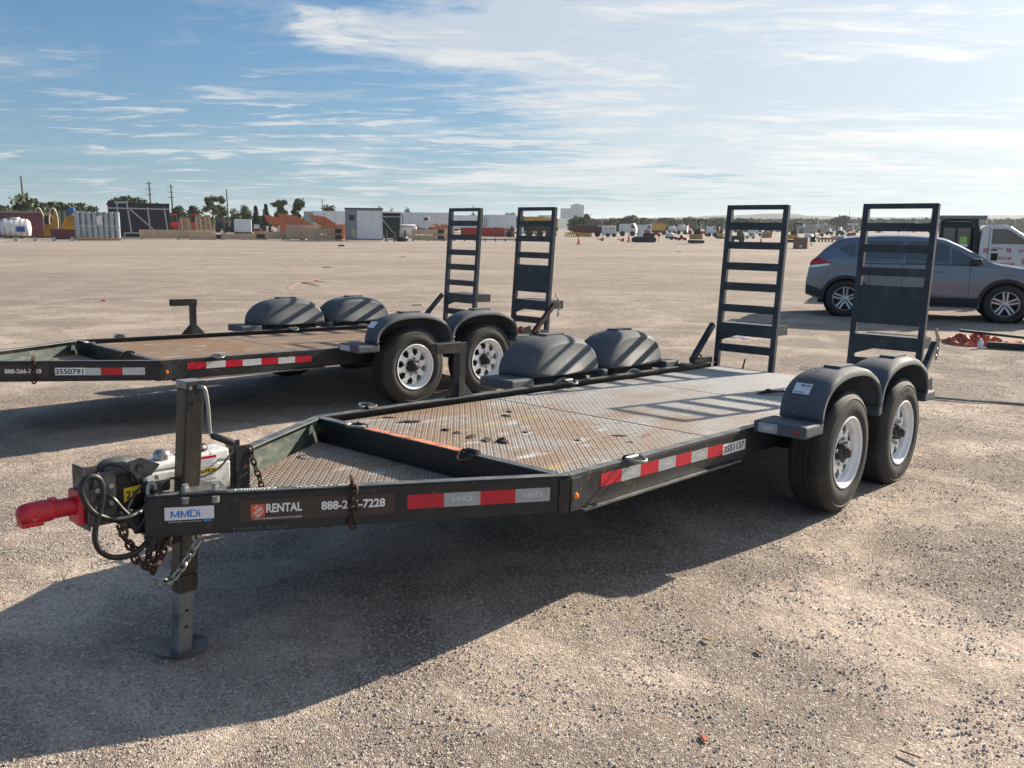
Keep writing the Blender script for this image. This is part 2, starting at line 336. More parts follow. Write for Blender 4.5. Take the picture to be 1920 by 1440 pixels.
# ---------------------------------------------------------------- ground
def ground_mat():
    m = bpy.data.materials.new('crushed_stone_and_sand'); m.use_nodes = True; nt = m.node_tree; b = nt.nodes['Principled BSDF']
    N = nt.nodes.new; L = nt.links.new; tc = N('ShaderNodeTexCoord'); vec = tc.outputs['Object']
    def nz(scale, d=6, r=.6, st=None, dist=0):
        v = vec
        if st:
            mp = N('ShaderNodeMapping'); mp.inputs['Scale'].default_value = st[0]; mp.inputs['Rotation'].default_value = (0, 0, st[1]); L(vec, mp.inputs[0]); v = mp.outputs[0]
        n = N('ShaderNodeTexNoise'); n.inputs['Scale'].default_value = scale; n.inputs['Detail'].default_value = d; n.inputs['Roughness'].default_value = r; n.inputs['Distortion'].default_value = dist
        L(v, n.inputs['Vector']); return n.outputs[0]
    def mr(v, a, c, x=0., y=1.):
        n = N('ShaderNodeMapRange'); L(v, n.inputs[0]); n.inputs[1].default_value = a; n.inputs[2].default_value = c; n.inputs[3].default_value = x; n.inputs[4].default_value = y; return n.outputs[0]
    def mix(f, a, c):
        x = N('ShaderNodeMix'); x.data_type = 'RGBA'; L(f, x.inputs[0])
        for i, v in ((6, a), (7, c)):
            if isinstance(v, tuple): x.inputs[i].default_value = (*v, 1)
            else: L(v, x.inputs[i])
        return x.outputs[2]
    big = nz(.55, 7, .6, None, .4); mid = nz(3.2, 7, .65)
    c = mix(mr(big, .42, .64), (.43, .35, .285), (.30, .245, .205))
    c = mix(mr(mid, .54, .74, 0, .8), c, (.17, .145, .132))
    wide = nz(.05, 6, .6, ((1, 2.6, 1), .15)); rut = nz(1.1, 4, .6, ((.07, 3.4, 1), .62), .15); c = mix(mr(rut, .60, .70, 0, .5), c, (.17, .145, .13))
    c = mix(mr(wide, .34, .60, .15, .85), c, (.215, .178, .155))
    tracks = nz(.35, 5, .6, ((.12, 1.6, 1), .25), .3); c = mix(mr(tracks, .56, .74, 0, .35), c, (.40, .345, .30))
    tracks2 = nz(.6, 5, .6, ((.10, 2.2, 1), -.12), .3); c = mix(mr(tracks2, .55, .70, 0, .6), c, (.12, .10, .09))
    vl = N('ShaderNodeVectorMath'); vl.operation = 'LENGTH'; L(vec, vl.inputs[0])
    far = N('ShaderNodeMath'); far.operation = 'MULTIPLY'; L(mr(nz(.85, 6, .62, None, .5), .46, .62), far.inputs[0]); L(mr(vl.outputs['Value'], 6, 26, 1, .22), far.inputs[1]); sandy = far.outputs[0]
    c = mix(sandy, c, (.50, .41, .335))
    vo = N('ShaderNodeTexVoronoi'); vo.inputs['Scale'].default_value = 120; L(vec, vo.inputs['Vector'])
    sp = N('ShaderNodeSeparateColor'); L(vo.outputs['Color'], sp.inputs[0])
    c = mix(mr(sp.outputs[0], .80, .86, 0, .55), c, (.10, .095, .09))
    c = mix(mr(sp.outputs[1], .84, .88, 0, .8), c, (.62, .58, .51))
    L(c, b.inputs['Base Color']); b.inputs['Roughness'].default_value = .95; b.inputs['Specular IOR Level'].default_value = .15
    v2 = N('ShaderNodeTexVoronoi'); v2.inputs['Scale'].default_value = 170; L(vec, v2.inputs['Vector'])
    h = N('ShaderNodeMath'); h.operation = 'MULTIPLY_ADD'; L(v2.outputs['Distance'], h.inputs[0]); h.inputs[1].default_value = -.8; L(nz(48, 6, .7), h.inputs[2])
    bp = N('ShaderNodeBump'); L(mr(sandy, 0, 1, 1.0, .40), bp.inputs['Strength']); bp.inputs['Distance'].default_value = .009; L(h.outputs[0], bp.inputs['Height'])
    bp2 = N('ShaderNodeBump'); bp2.inputs['Strength'].default_value = .6; bp2.inputs['Distance'].default_value = .05; L(nz(5, 6, .6), bp2.inputs['Height']); L(bp.outputs[0], bp2.inputs['Normal'])
    L(bp2.outputs[0], b.inputs['Normal']); return m
M['ground'] = ground_mat()

def vnoise(x, y, seed=0):
    """smooth value noise on numpy arrays"""
    xi, yi = np.floor(x).astype(int), np.floor(y).astype(int); fx, fy = x - xi, y - yi
    fx, fy = fx * fx * (3 - 2 * fx), fy * fy * (3 - 2 * fy)
    def h(a, b):
        n = (a * 374761393 + b * 668265263 + seed * 2246822519) & 0xffffffff; n = ((n ^ (n >> 13)) * 1274126177) & 0xffffffff
        return ((n ^ (n >> 16)) & 0xffff) / 65535.
    return (h(xi, yi) * (1 - fx) + h(xi + 1, yi) * fx) * (1 - fy) + (h(xi, yi + 1) * (1 - fx) + h(xi + 1, yi + 1) * fx) * fy
def ground_z(x, y):
    near = np.clip(1 - np.hypot(x, y - 4) / 40, 0, 1)
    return (.022 * (vnoise(x * .9, y * .9, 1) - .5) + .014 * (vnoise(x * 3.1, y * 3.1, 2) - .5) + .008 * (vnoise(x * 9, y * 9, 3) - .5)) * near
def np_mesh(name, co, faces, material, smooth=False):
    me = bpy.data.meshes.new(name); nf, k = faces.shape
    me.vertices.add(len(co)); me.vertices.foreach_set('co', co.astype(np.float32).ravel())
    me.loops.add(nf * k); me.loops.foreach_set('vertex_index', faces.astype(np.int32).ravel())
    me.polygons.add(nf); me.polygons.foreach_set('loop_start', np.arange(0, nf * k, k, dtype=np.int32)); me.polygons.foreach_set('loop_total', np.full(nf, k, np.int32))
    if smooth: me.polygons.foreach_set('use_smooth', np.ones(nf, bool))
    me.materials.append(material); me.update(calc_edges=True); return me
def build_ground():
    n = 420; t = np.linspace(-1, 1, n); g = np.sinh(t * 8.2) / np.sinh(8.2) * 9000 + t * 9
    X, Y = np.meshgrid(g, g + 5, indexing='ij'); Z = ground_z(X, Y)
    co = np.stack([X, Y, Z], -1).reshape(-1, 3); i, j = np.meshgrid(np.arange(n - 1), np.arange(n - 1), indexing='ij'); a = (i * n + j).ravel()
    f = np.stack([a, a + n, a + n + 1, a + 1], 1)
    o = link('ground', np_mesh('ground', co, f, M['ground'], True)); tag(o, 'sandy crushed-stone yard surface with worn darker patches and tyre tracks', 'ground', None, 'structure')
build_ground()

def pebbles(name, n, seed, rmin, rmax, ymax, material, label, pw=1.0):
    rng = np.random.default_rng(seed)
    y = 2.0 + (ymax - 2.0) * rng.random(n) ** pw; half = .60 * y + .7
    x = (rng.random(n) * 2 - 1) * half
    keep = vnoise(x * .8, y * .8, 7) + .45 * vnoise(x * 3, y * 3, 8) + .7 * rng.random(n) > .78
    x, y = x[keep], y[keep]; n = len(x)
    s = rmin + (rmax - rmin) * rng.random(n) ** 4.2
    base = np.array([[1, 0, 0], [.3, .9, 0], [-.9, .5, 0], [-.6, -.8, 0], [.5, -.8, 0], [.1, .1, .75], [.2, -.2, -.5]])
    F = np.array([[0, 1, 5], [1, 2, 5], [2, 3, 5], [3, 4, 5], [4, 0, 5]])
    base = base[:6]
    a = rng.random(n) * 6.283; ca, sa = np.cos(a), np.sin(a)
    P = base[None] * (1 + .35 * (rng.random((n, 6, 3)) - .5)); P = P * s[:, None, None]; P[:, :, 1] *= (.6 + .4 * rng.random(n))[:, None]; P[:, :, 2] *= (.5 + .8 * rng.random(n))[:, None]
    P[:, :5, 2] -= s[:, None] * .25
    Q = np.empty_like(P); Q[:, :, 0] = P[:, :, 0] * ca[:, None] - P[:, :, 1] * sa[:, None] + x[:, None]; Q[:, :, 1] = P[:, :, 0] * sa[:, None] + P[:, :, 1] * ca[:, None] + y[:, None]
    Q[:, :, 2] = P[:, :, 2] + ground_z(x, y)[:, None] + .001
    f = (F[None] + (np.arange(n) * 6)[:, None, None]).reshape(-1, 3)
    o = link(name, np_mesh(name, Q.reshape(-1, 3), f, material)); tag(o, label, 'gravel', None, 'stuff')
M['peb'] = mat('pale_pebbles', (.46, .385, .325), .9, 0, (.28, .24, .215), 90, .42, .6, (.64, .58, .52), 150, .56, .64)
M['peb2'] = mat('dark_pebbles', (.23, .20, .185), .9, 0, (.30, .26, .235), 90, .42, .6)
pebbles('gravel', 230000, 5, .0020, .0105, 13., M['peb'], 'loose pale crushed gravel scattered over the yard', 1.0)
pebbles('gravel', 45000, 11, .0020, .0066, 12., M['peb2'], 'darker loose gravel bits mixed through the pale stones', 1.0)

# ---------------------------------------------------------------- equipment trailers
# local axes: x towards the rear, y towards the far side, z up; origin on the ground under the hitch end
W, WF, UB, UR, ZT, HF = .9207, .045, 1.4963, 5.9945, .552, .162
U1, DS, RH, RT = 3.873, .965, .358, .380
ZD = .510

def channel(b, p, q, inn, zt=ZT, zb=ZT - HF, t=.008, fl=.052):
    """C-shaped rail from p to q (plan points), flanges pointing to the inn side (plan vector)"""
    p, q, inn = Vector((*p, 0)), Vector((*q, 0)), Vector((*inn, 0)).normalized()
    def bx(a0, a1, z0, z1):
        P = [p + inn * a0, q + inn * a0, q + inn * a1, p + inn * a1]
        b.hexa([(v.x, v.y, z0) for v in P] + [(v.x, v.y, z1) for v in P])
    bx(0, t, zb, zt - t); bx(0, fl, zt - t, zt); bx(t, fl, zb, zb + t)

_link_me = {}
def chain(name, pts, parent, material, L=.034, r=.0042):
    """a chain laid along pts, every link a piece of its own"""
    if (material.name, L) not in _link_me:
        b = MB(); n = 14; hw = L * .30; hl = L * .5
        path = [(0, hw * math.cos(a), hl * math.sin(a) * (1.0 if abs(math.sin(a)) > .2 else 1)) for a in [k * 2 * math.pi / n for k in range(n)]]
        b.tube(path, r, 6, closed=True); _link_me[(material.name, L)] = b.mesh('link', material, True)
    me = _link_me[(material.name, L)]
    P = [Vector(p) for p in pts]; seg = [(P[i + 1] - P[i]).length for i in range(len(P) - 1)]; T = sum(seg); pitch = L - 2.6 * r; n = max(2, int(T / pitch))
    root = empty(name, (0, 0, 0)); root.parent = parent
    for k in range(n):
        s = (k + .5) / n * T; i = 0
        while i < len(seg) - 1 and s > seg[i]: s -= seg[i]; i += 1
        d = (P[i + 1] - P[i]).normalized(); c = P[i] + d * s
        q = d.to_track_quat('Z', 'Y').to_matrix().to_4x4() @ Matrix.Rotation((k % 2) * math.pi / 2 + .3, 4, 'Z')
        o = link('link', me, root); o.matrix_basis = Matrix.Translation(c) @ q
    return root

def tie_ring(parent, x, y, ang, out=1., drop=.0):
    """welded clip with a D ring, seated on the top flange"""
    r = empty('tie_down_ring'); r.parent = parent
    z = ZT
    b = MB(); n = 10
    # clip: half tube saddle
    vs = []; ca, sa = math.cos(ang), math.sin(ang)
    def T(u, v, w): return (x + u * ca - v * sa, y + u * sa + v * ca, z + w)
    for k in range(n + 1):
        a = math.pi * k / n
        for rr in (.024, .0165):
            for u in (-.032, .032): vs.append(T(u, rr * math.cos(a), rr * math.sin(a)))
    fs = []
    for k in range(n):
        o = k * 4; p = o + 4
        fs += [(o, o + 1, p + 1, p), (o + 2, p + 2, p + 3, o + 3), (o, p, p + 2, o + 2), (o + 1, o + 3, p + 3, p + 1)]
    b.add(vs, fs); b.build('clip', M['hub'], r, smooth=True)
    b = MB(); path = []
    for k in range(17):
        a = -math.pi * .5 + math.pi * 1.0 * k / 16
        path.append(T(.052 * math.sin(a), out * (.012 + .075 * math.cos(a)), .012 - drop * math.cos(a)))
    b.tube(path, .0075, 8, closed=True); b.build('ring', M['rust'] if drop > .03 else M['galv'], r, smooth=True)
    return r

def fender(parent, side, ramp_side):
    """one moulded plastic double fender; side -1 near, +1 far"""
    Vi, Vo = .955 * side, 1.25 * side; zb = .597
    b = MB(); NA = 30
    for c in (U1 - .012, U1 + DS - .045):
        pts = []
        for k in range(NA + 1):
            a = math.pi * k / NA; ca = math.cos(a); sa = math.sin(a)
            e = .86
            def A(rx, rz): return c - rx * math.copysign(abs(ca) ** e, ca), zb + rz * abs(sa) ** .80
            R_ = [(.440, .236, 1.238), (.447, .240, 1.250), (.462, .262, 1.250), (.460, .279, 1.232), (.452, .286, 1.195), (.448, .288, 1.120), (.442, .284, 1.070), (.430, .275, 1.028), (.414, .262, .995), (.398, .250, .971), (.384, .240, .958), (.374, .233, .955), (0, 0, .955)]
            for rx, rz, v in R_:
                uu, zz = A(rx, rz); pts.append((uu, v * side, zz))
        b.grid(pts, NA + 1, 13)
        # raised pad on the crown
        b.box(c - .11, c + .10, min(side * 1.09, side * 1.19), max(side * 1.09, side * 1.19), zb + .284, zb + .297)
    f = b.build('fender', M['plastic'], parent, smooth=True, solid=.006); f.data.set_sharp_from_angle(angle=math.radians(65))
    y0, y1 = sorted((side * .93, Vo))
    MB().box(3.190, U1 - .440, y0, y1, .532, .602).build('step_ledge', M['plastic'], f, bevel=.012)
    MB().box(U1 + .425, U1 + DS - .475, y0, y1, .535, .600).build('step_ledge', M['plastic'], f, bevel=.012)
    MB().box(U1 + DS + .385, U1 + DS + .60, y0, y1, .535, .602).build('step_ledge', M['plastic'], f, bevel=.012)
    m = frame_mat((3.150, side * .955, .5), (0, side, 0), (0, 0, 1)) if side > 0 else frame_mat((3.150, -.955, .5), (0, -1, 0), (0, 0, 1))
    l = MB().lathe([(0, -.010), (.008, -.009), (.0125, 0), (.0125, .004)], (3.190, side * 1.195, .568), 'x', 14)
    l.build('marker_light', M['redlens'], f, smooth=True)
    return f

def wheel_meshes():
    rnd = random.Random(4)
    prof = [(.205, -.105), (.222, -.112), (.235, -.114), (.262, -.120), (.300, -.122), (.335, -.116), (.356, -.106), (.370, -.094), (.3775, -.080)]
    for a in (-.058, -.020, .018, .056):
        prof += [(.380, a - .014), (.3795, a + .006), (.371, a + .009), (.371, a + .016), (.3795, a + .019)] if a < .05 else [(.380, a - .012), (.380, .078)]
    prof += [(.3765, .084), (.368, .096), (.354, .108), (.338, .114), (.335, .1165), (.331, .1135), (.300, .121), (.272, .1235), (.262, .1215), (.240, .1165), (.229, .1135), (.222, .117), (.205, .105)]
    b = MB().lathe(prof, (0, 0, 0), 'y', 112)
    n = 112; co = b.v; out = []
    for i, (x, y, z) in enumerate(co):
        r = math.hypot(x, z); k = i % n
        if r > .3785 and abs(y) < .09 and (k % 4 == 0) and abs(y) > .045: x, z = x * .980, z * .980
        if z < -RH: z = -RH - (z + RH) * .02; y *= 1.03
        elif z < -.30: y *= 1 + (-.30 - z) * .4
        out.append((x, y, z))
    b.v = out
    tyre = b.mesh('tyre', M['tyre'], True)
    rb = MB().lathe([(.224, .108), (.2245, .116), (.2185, .1195), (.212, .117), (.205, .104), (.200, .088), (.190, .080), (.186, .060), (.183, .020), (.183, -.10), (.205, -.108)], (0, 0, 0), 'y', 72)
    # dished disc with eight hand holes
    NR, NAg = 14, 96; rs = [.052 + (.186 - .052) * i / NR for i in range(NR + 1)]
    def hy(r):
        return .062 + .010 * math.sin((r - .052) / .134 * math.pi) - (.012 if r > .16 else 0) * (r - .16) / .026 - .026 * max(0, 1 - (r - .052) / .03)
    vs = [(r * math.cos(2 * math.pi * k / NAg), hy(r), r * math.sin(2 * math.pi * k / NAg)) for r in rs for k in range(NAg)]
    fs = []
    for i in range(NR):
        rm = (rs[i] + rs[i + 1]) / 2
        for k in range(NAg):
            ph = ((k + .5) / NAg * 8) % 1 - .5
            w = .31 - abs(rm - .146) * 3.6 - (max(0, .146 - rm) * 2.2)
            if .112 < rm < .174 and abs(ph) < w: continue
            fs.append((i * NAg + k, i * NAg + (k + 1) % NAg, (i + 1) * NAg + (k + 1) % NAg, (i + 1) * NAg + k))
    rb.add(vs, fs)
    rim = rb.mesh('rim', M['rim'], True)
    db = MB().lathe([(0, .02), (.15, .02), (.165, .0), (.165, -.06), (0, -.06)], (0, 0, 0), 'y', 40); drum = db.mesh('brake_drum', M['hub'], True)
    hb = MB().lathe([(0, .132), (.022, .132), (.030, .126), (.032, .110), (.046, .105), (.050, .090), (.054, .055), (.054, .03), (0, .03)], (0, 0, 0), 'y', 32)
    hub = hb.mesh('hub', M['hub'], True)
    nb = MB()
    for k in range(8):
        a = (k + .5) * math.pi / 4; c = Vector((.083 * math.cos(a), .056, .083 * math.sin(a)))
        nb.lathe([(.0, .028), (.009, .028), (.012, .022), (.012, .0)], c, 'y', 6)
    nuts = nb.mesh('wheel_nuts', M['steel'], False)
    return tyre, rim, drum, hub, nuts
WM = wheel_meshes()

def tread_lugs(xy, s):
    """raised pattern of the tread plate; xy: list of centres (alternating direction)"""
    xy = np.array(xy); n = len(xy); k = ((np.round(xy[:, 0] / s) + np.round(xy[:, 1] / s)).astype(int) % 2)
    a = np.where(k == 0, .785, -.785); ca, sa = np.cos(a), np.sin(a)
    L, w, h = s * .56, s * .235, .0026
    base = np.array([[-L, 0, 0], [0, -w, 0], [L, 0, 0], [0, w, 0], [-L * .45, 0, h], [L * .45, 0, h], [0, -w * .55, h], [0, w * .55, h]])
    F = np.array([[0, 1, 6, 4], [1, 2, 5, 6], [2, 3, 7, 5], [3, 0, 4, 7], [4, 6, 5, 7]])
    P = np.empty((n, 8, 3)); P[:, :, 0] = xy[:, 0:1] + base[:, 0] * ca[:, None] - base[:, 1] * sa[:, None]; P[:, :, 1] = xy[:, 1:2] + base[:, 0] * sa[:, None] + base[:, 1] * ca[:, None]; P[:, :, 2] = base[:, 2]
    return P.reshape(-1, 3), (F[None] + (np.arange(n) * 8)[:, None, None]).reshape(-1, 4)

def make_ramp(parent, y0, y1, panel):
    r = empty('loading_ramp'); r.parent = parent
    zb_, zt_ = .478, 2.000; lean = .054; x0 = 6.018
    def X(z): return x0 + (z - .47) * lean
    sw = .048; dp = .050
    for a, c in ((y0, y0 + sw), (y1 - sw, y1)):
        b = MB(); b.hexa([(X(zb_), a, zb_), (X(zb_) + dp, a, zb_), (X(zb_) + dp, c, zb_), (X(zb_), c, zb_), (X(zt_), a, zt_), (X(zt_) + dp, a, zt_), (X(zt_) + dp, c, zt_), (X(zt_), c, zt_)])
        b.build('stile', M['ramp'], r, bevel=.004)
    zs = [(2.000, 1.957), (1.843, 1.775), (1.668, 1.602), (1.480, 1.410), (1.297, 1.223), (1.095, 1.026), (.727, .655), (.508, .480)]
    if panel: zs = [z for z in zs if z[0] not in (1.297, 1.095)]
    for zu, zl in zs:
        b = MB(); a, c = y0 + sw, y1 - sw
        b.box(X(zl) + .004, X(zl) + .010, a, c, zl, zu); b.box(X(zl) + .010, X(zl) + .046, a, c, zu - .007, zu)
        b.build('rung', M['ramp'], r, bevel=.002)
    if panel:
        b = MB(); zu, zl = 1.332, 1.017
        b.hexa([(X(zl) + .004, y0 + sw, zl), (X(zl) + .010, y0 + sw, zl), (X(zl) + .010, y1 - sw, zl), (X(zl) + .004, y1 - sw, zl), (X(zu) + .004, y0 + sw, zu), (X(zu) + .010, y0 + sw, zu), (X(zu) + .010, y1 - sw, zu), (X(zu) + .004, y1 - sw, zu)])
        b.build('panel', M['ramp'], r, bevel=.002)
    # support foot: deep rung with gussets and a tray standing out behind
    b = MB(); zu, zl = .923, .810
    b.box(X(zl) + .004, X(zl) + .012, y0 + sw, y1 - sw, zl, zu)
    b.prism([(y1 - sw, zl), (y1 - sw, zl - .055), (y1 - sw - .16, zl)], 'x', X(zl) + .004, X(zl) + .012)
    b.box(X(zl) + .012, X(zl) + .30, y0 + .03, y0 + .038, zl + .02, zu); b.box(X(zl) + .012, X(zl) + .30, y1 - .038, y1 - .03, zl + .02, zu)
    b.box(X(zl) + .292, X(zl) + .30, y0 + .038, y1 - .038, zl + .02, zu); b.box(X(zl) + .012, X(zl) + .292, y0 + .038, y1 - .038, zu - .012, zu - .006)
    b.build('support_foot', M['ramp'], r, bevel=.002)
    return r

def build_trailer(loc, rot, label, variant):
    A = variant == 'A'
    root = empty('equipment_trailer', loc, rot, label, 'trailer', 'flatbed equipment trailers')
    deck_m, lug_m = (M['deckA'], M['lugA']) if A else (M['deckB'], M['lugB'])
    K = M['black']
    tl = Vector((UB, -(W - WF), 0)); tl.normalize(); nin = Vector((-tl.y, tl.x, 0))
    # --- frame
    for s in (-1, 1):
        b = MB(); channel(b, (UB + .004, s * W), (UR, s * W), (0, -s)); b.build('side_rail', K, root, bevel=.003)
        # worn top face of the rail
        y0, y1 = sorted((s * (W - .001), s * (W - .051)))
        MB().box(UB + .01, UR - .01, y0, y1, ZT, ZT + .0012).build('worn_rail_top', M['edge'], root)
    b = MB(); channel(b, (0, -WF), (UB, -W), (nin.x, nin.y)); near = b.build('tongue_rail', K, root, bevel=.003)
    b = MB(); channel(b, (.235, WF + .137), (UB, W), (nin.x, -nin.y)); b.build('tongue_rail', M['inner'], root, bevel=.003)
    for s, a in ((-1, 0.), (1, .235)):
        y0 = -(WF + (W - WF) * a / UB) if s < 0 else (WF + (W - WF) * a / UB)
        p = Vector((a + .01, y0, 0)); q = Vector((UB - .005, s * W, 0)); n2 = Vector((nin.x, -s * nin.y, 0)) if s > 0 else nin
        b = MB(); P = [p + n2 * .002, q + n2 * .002, q + n2 * .050, p + n2 * .050]
        b.hexa([(v.x, v.y, ZT) for v in P] + [(v.x, v.y, ZT + .0012) for v in P]); b.build('worn_rail_top', M['edge'], root)
    for s in (-1, 1):
        y0, y1 = sorted((s * (W + .002), s * (W + .007)))
        b = MB(); b.box(UB + .006, UB + .078, y0, y1, ZT - HF - .004, ZT - .014)
        if s < 0:
            P = [Vector((UB, -W, 0)) - nin * .002 - tl * .0, Vector((UB, -W, 0)) - nin * .002 - tl * .05]
            P += [P[1] - nin * .005, P[0] - nin * .005]
            b.hexa([(v.x, v.y, ZT - HF - .004) for v in P] + [(v.x, v.y, ZT - .014) for v in P])
        b.build('corner_plate', K, root, bevel=.002)
    # bulkhead between tray and deck
    MB().box(1.455, 1.467, -.85, .85, .388, ZT - .004).build('bulkhead', K, root, bevel=.002)
    MB().box(1.455, 1.508, -.85, .85, ZT - .004, ZT + .003).build('bulkhead_cap', M['edge'], root, bevel=.002)
    if A: MB().box(1.457, 1.506, -.27, .44, ZT + .0032, ZT + .0044).build('scraped_orange_strip', M['orange'], root)
    # added lips for the sunlit lower edge, cross members, axles
    for s in (-1, 1):
        y0, y1 = sorted((s * (W + .024), s * (W - .055)))
        MB().box(UB + .09, 3.05, y0, y1, ZT - HF - .012, ZT - HF - .003).build('sunlit_edge_lip', M['edge'], root)  # lip added in paler paint, stands for the sunlit strip under the rail
    for k in range(9):
        x = 1.75 + k * .5
        MB().box(x, x + .06, -W + .06, W - .06, ZT - HF + .01, ZD - .012).build('cross_member', K, root)
    for x in (U1, U1 + DS):
        MB().cyl((x, -1.05, RH), (x, 1.05, RH), .042, 16).build('axle', K, root, smooth=True)
    for s in (-1, 1):
        b = MB()
        for x in (U1, U1 + DS):
            pts = [(x - .33 + .66 * k / 10, s * .80, RH + .045 + .05 * (1 - ((k - 5) / 5) ** 2) - .01) for k in range(11)]
            for q, h in ((1., .0), (.75, -.012), (.5, -.024)):
                pp = [(x + (a - x) * q, y, z + h) for a, y, z in pts]
                for i in range(10): b.bar(pp[i], pp[i + 1], .05, .010)
        b.box(U1 - .36, U1 + DS + .36, s * .80 - .03, s * .80 + .03, .39, .44)
        b.build('leaf_spring', K, root)
    # --- deck
    d = MB().box(1.5095, UR - .006, -W + .0535, W - .0535, ZD - .008, ZD).build('deck_plate', deck_m, root)
    sp = .0245; xy = []
    x = 1.53
    while x < UR - .03:
        y = -W + .072
        while y < W - .07: xy.append((x, y)); y += sp
        x += sp
    co, f = tread_lugs(xy, sp); co[:, 2] += ZD
    tag(link('tread_pattern', np_mesh('tread_pattern', co, f, lug_m), d), kind='stuff')
    for xx in (2.95, 4.45): MB().box(xx - .005, xx + .005, -W + .06, W - .06, ZD, ZD + .0022).build('weld_seam', M['edge'], root)
    # tray in the tongue
    tz = .425
    def edge(x): return WF + (W - WF) * x / UB - .068
    tp = MB(); tp.prism([(.42, -edge(.42)), (1.452, -edge(1.452)), (1.452, edge(1.452)), (.42, edge(.42))], 'z', tz - .008, tz)
    tray = tp.build('tray_plate', deck_m, root)
    xy = [(a, b_) for a in np.arange(.44, 1.44, sp) for b_ in np.arange(-.85, .85, sp) if abs(b_) < edge(a) - .015]
    co, f = tread_lugs(xy, sp); co[:, 2] += tz
    tag(link('tread_pattern', np_mesh('tread_pattern', co, f, lug_m), tray), kind='stuff')
    MB().box(5.9965, 6.016, -W + .01, W - .01, ZT - HF, ZD - .004).build('rear_cross_member', K, root, bevel=.003)
    # --- rings
    for x, y, a, o_, dr in ((1.975, -W + .012, 0, -1, .01), (1.88, W - .02, 0, 1, -.01), (3.80, W - .01, 0, -1, .02), (5.45, W - .02, 0, -1, -.01),
                            (1.482, .50, -math.pi / 2, -1, -.004), (1.482, -.34, -math.pi / 2, -1, .035)):
        tie_ring(root, x, y, a, o_, dr)
    # --- post on the far rail
    b = MB(); px = 2.63
    b.box(px - .028, px + .028, W - .045, W + .012, ZT + .0015, .872)
    b.prism([(px - .036, ZT + .0015), (px - .13, ZT + .0015), (px - .036, ZT + .10)], 'y', W - .018, W - .010)
    b.prism([(px + .036, ZT + .0015), (px + .13, ZT + .0015), (px + .036, ZT + .10)], 'y', W - .018, W - .010)
    post = b.build('bucket_rest_post', K, root, bevel=.003)
    b = MB(); b.box(px - .235, px + .034, W - .046, W - .038, .848, .915); b.box(px - .235, px + .028, W - .038, W + .012, .848, .856); b.box(px - .235, px + .028, W + .004, W + .012, .856, .915)
    b.build('post_arm', K, post, bevel=.002)
    # --- fenders, wheels
    fn = fender(root, -1, False); ff = fender(root, 1, False)
    if A:
        m = frame_mat((3.1895, -.965, .532), (0, -1, 0), (0, 0, 1))
        patch(m, 0, .115, .008, .062, M['dgrey'], fn, 'reflector_plate', t=.001)
        strokes(m, .030, .088, .024, .047, M['wgrey'], fn)
    else:
        m = frame_mat((3.1895, -.955, .532), (0, -1, 0), (0, 0, 1)); patch(m, 0, .16, .010, .060, M['dwhite'], fn, 'reflector_plate', t=.001)
    # auction ticket on the front fender: laid on the slope of the front arch
    xd = Vector((0, -1, 0)); yd = Vector((math.cos(math.radians(47)), 0, math.sin(math.radians(47))))
    c0 = Vector((3.470, -1.085, .768)); m = frame_mat(c0 + Vector((-.731, 0, .682)) * .009, xd, yd)
    t_ = patch(m, -.045, .055, -.035, .042, M['label'], fn, 'lot_ticket', t=.001)
    if A:
        text('OK A-10', m, -.012, .045, .018, .034, M['ink'], t_, lift=.0016, bold=.03)
        text('RITCHIE', m, -.038, .02, -.028, -.020, M['ink'], t_, lift=.0016)
        text('DSXTJL', frame_mat(Vector((3.60, -1.01, .875)) + Vector((-.5, 0, .866)) * .003, xd, (math.cos(.52), 0, math.sin(.52))), 0, .13, -.03, .02, M['chalk2'], fn, name='chalk_number', bold=-.01)
    for s in (-1, 1):
        for x in (U1, U1 + DS):
            w_ = empty('wheel', (x, s * (1.118), RH), (0, (x * 7) % 3, 0) if False else (0, 0, 0 if s > 0 else math.pi)); w_.parent = root
            spin = (x * 3.3 + s) % 1.2
            link('tyre', WM[0], w_)
            for nm, me in (('rim', WM[1]), ('brake_drum', WM[2]), ('hub', WM[3])): link(nm, me, w_, rot=(0, spin, 0))
            tag(link('wheel_nuts', WM[4], w_, rot=(0, spin, 0)), kind='stuff')
    # raised maker's lettering on the rear near tyre wall
    if A:
        for i, chh in list(enumerate('RADIAL')) + list(enumerate('RADIAL', 20)):
            a = math.radians(98 + (2.5 - i) * -9) if i < 20 else math.radians(-82 + (22.5 - i) * -9); rr = .292
            c = Vector((U1 + DS, -1.118 - .1235, RH)) + Vector((-math.cos(a), 0, math.sin(a))) * rr
            c = Vector((U1 + DS, -1.118 - .1225, RH)) + Vector((math.cos(math.pi - a), 0, math.sin(a))) * rr
            tang = Vector((math.sin(a), 0, math.cos(a) if False else math.cos(a))); radial = Vector((-math.cos(a), 0, math.sin(a)))
            tang = Vector((radial.z, 0, -radial.x))
            text(chh, frame_mat(c, tang, radial), -.014, .014, -.02, .02, M['letter'], root, name='raised_letter', lift=.0005)
    # --- ramps
    make_ramp(root, .312, .912, False); make_ramp(root, -.945, -.345, True)
    # ramp hinges and assist legs
    for s, yy in ((1, .955), (-1, -1.03)):
        b = MB(); b.bar((5.72, yy, .585), (6.05, yy, .895), .045, .05); b.build('ramp_assist_arm', M['ramp'] if s > 0 else (M['rust'] if not A else M['ramp']), root, bevel=.004)
        b = MB(); b.box(5.66, 5.98, yy - .03 * s - .028, yy - .03 * s + .028, ZT + .002, ZT + .045); b.cyl((5.76, yy - .05, .578), (5.76, yy + .05, .578), .024, 14)
        b.tube([(5.82 + .05 * math.cos(a), yy, .60 + .02 * math.sin(a)) for a in [k * math.pi / 5 for k in range(10)]], .009, 6, closed=True)
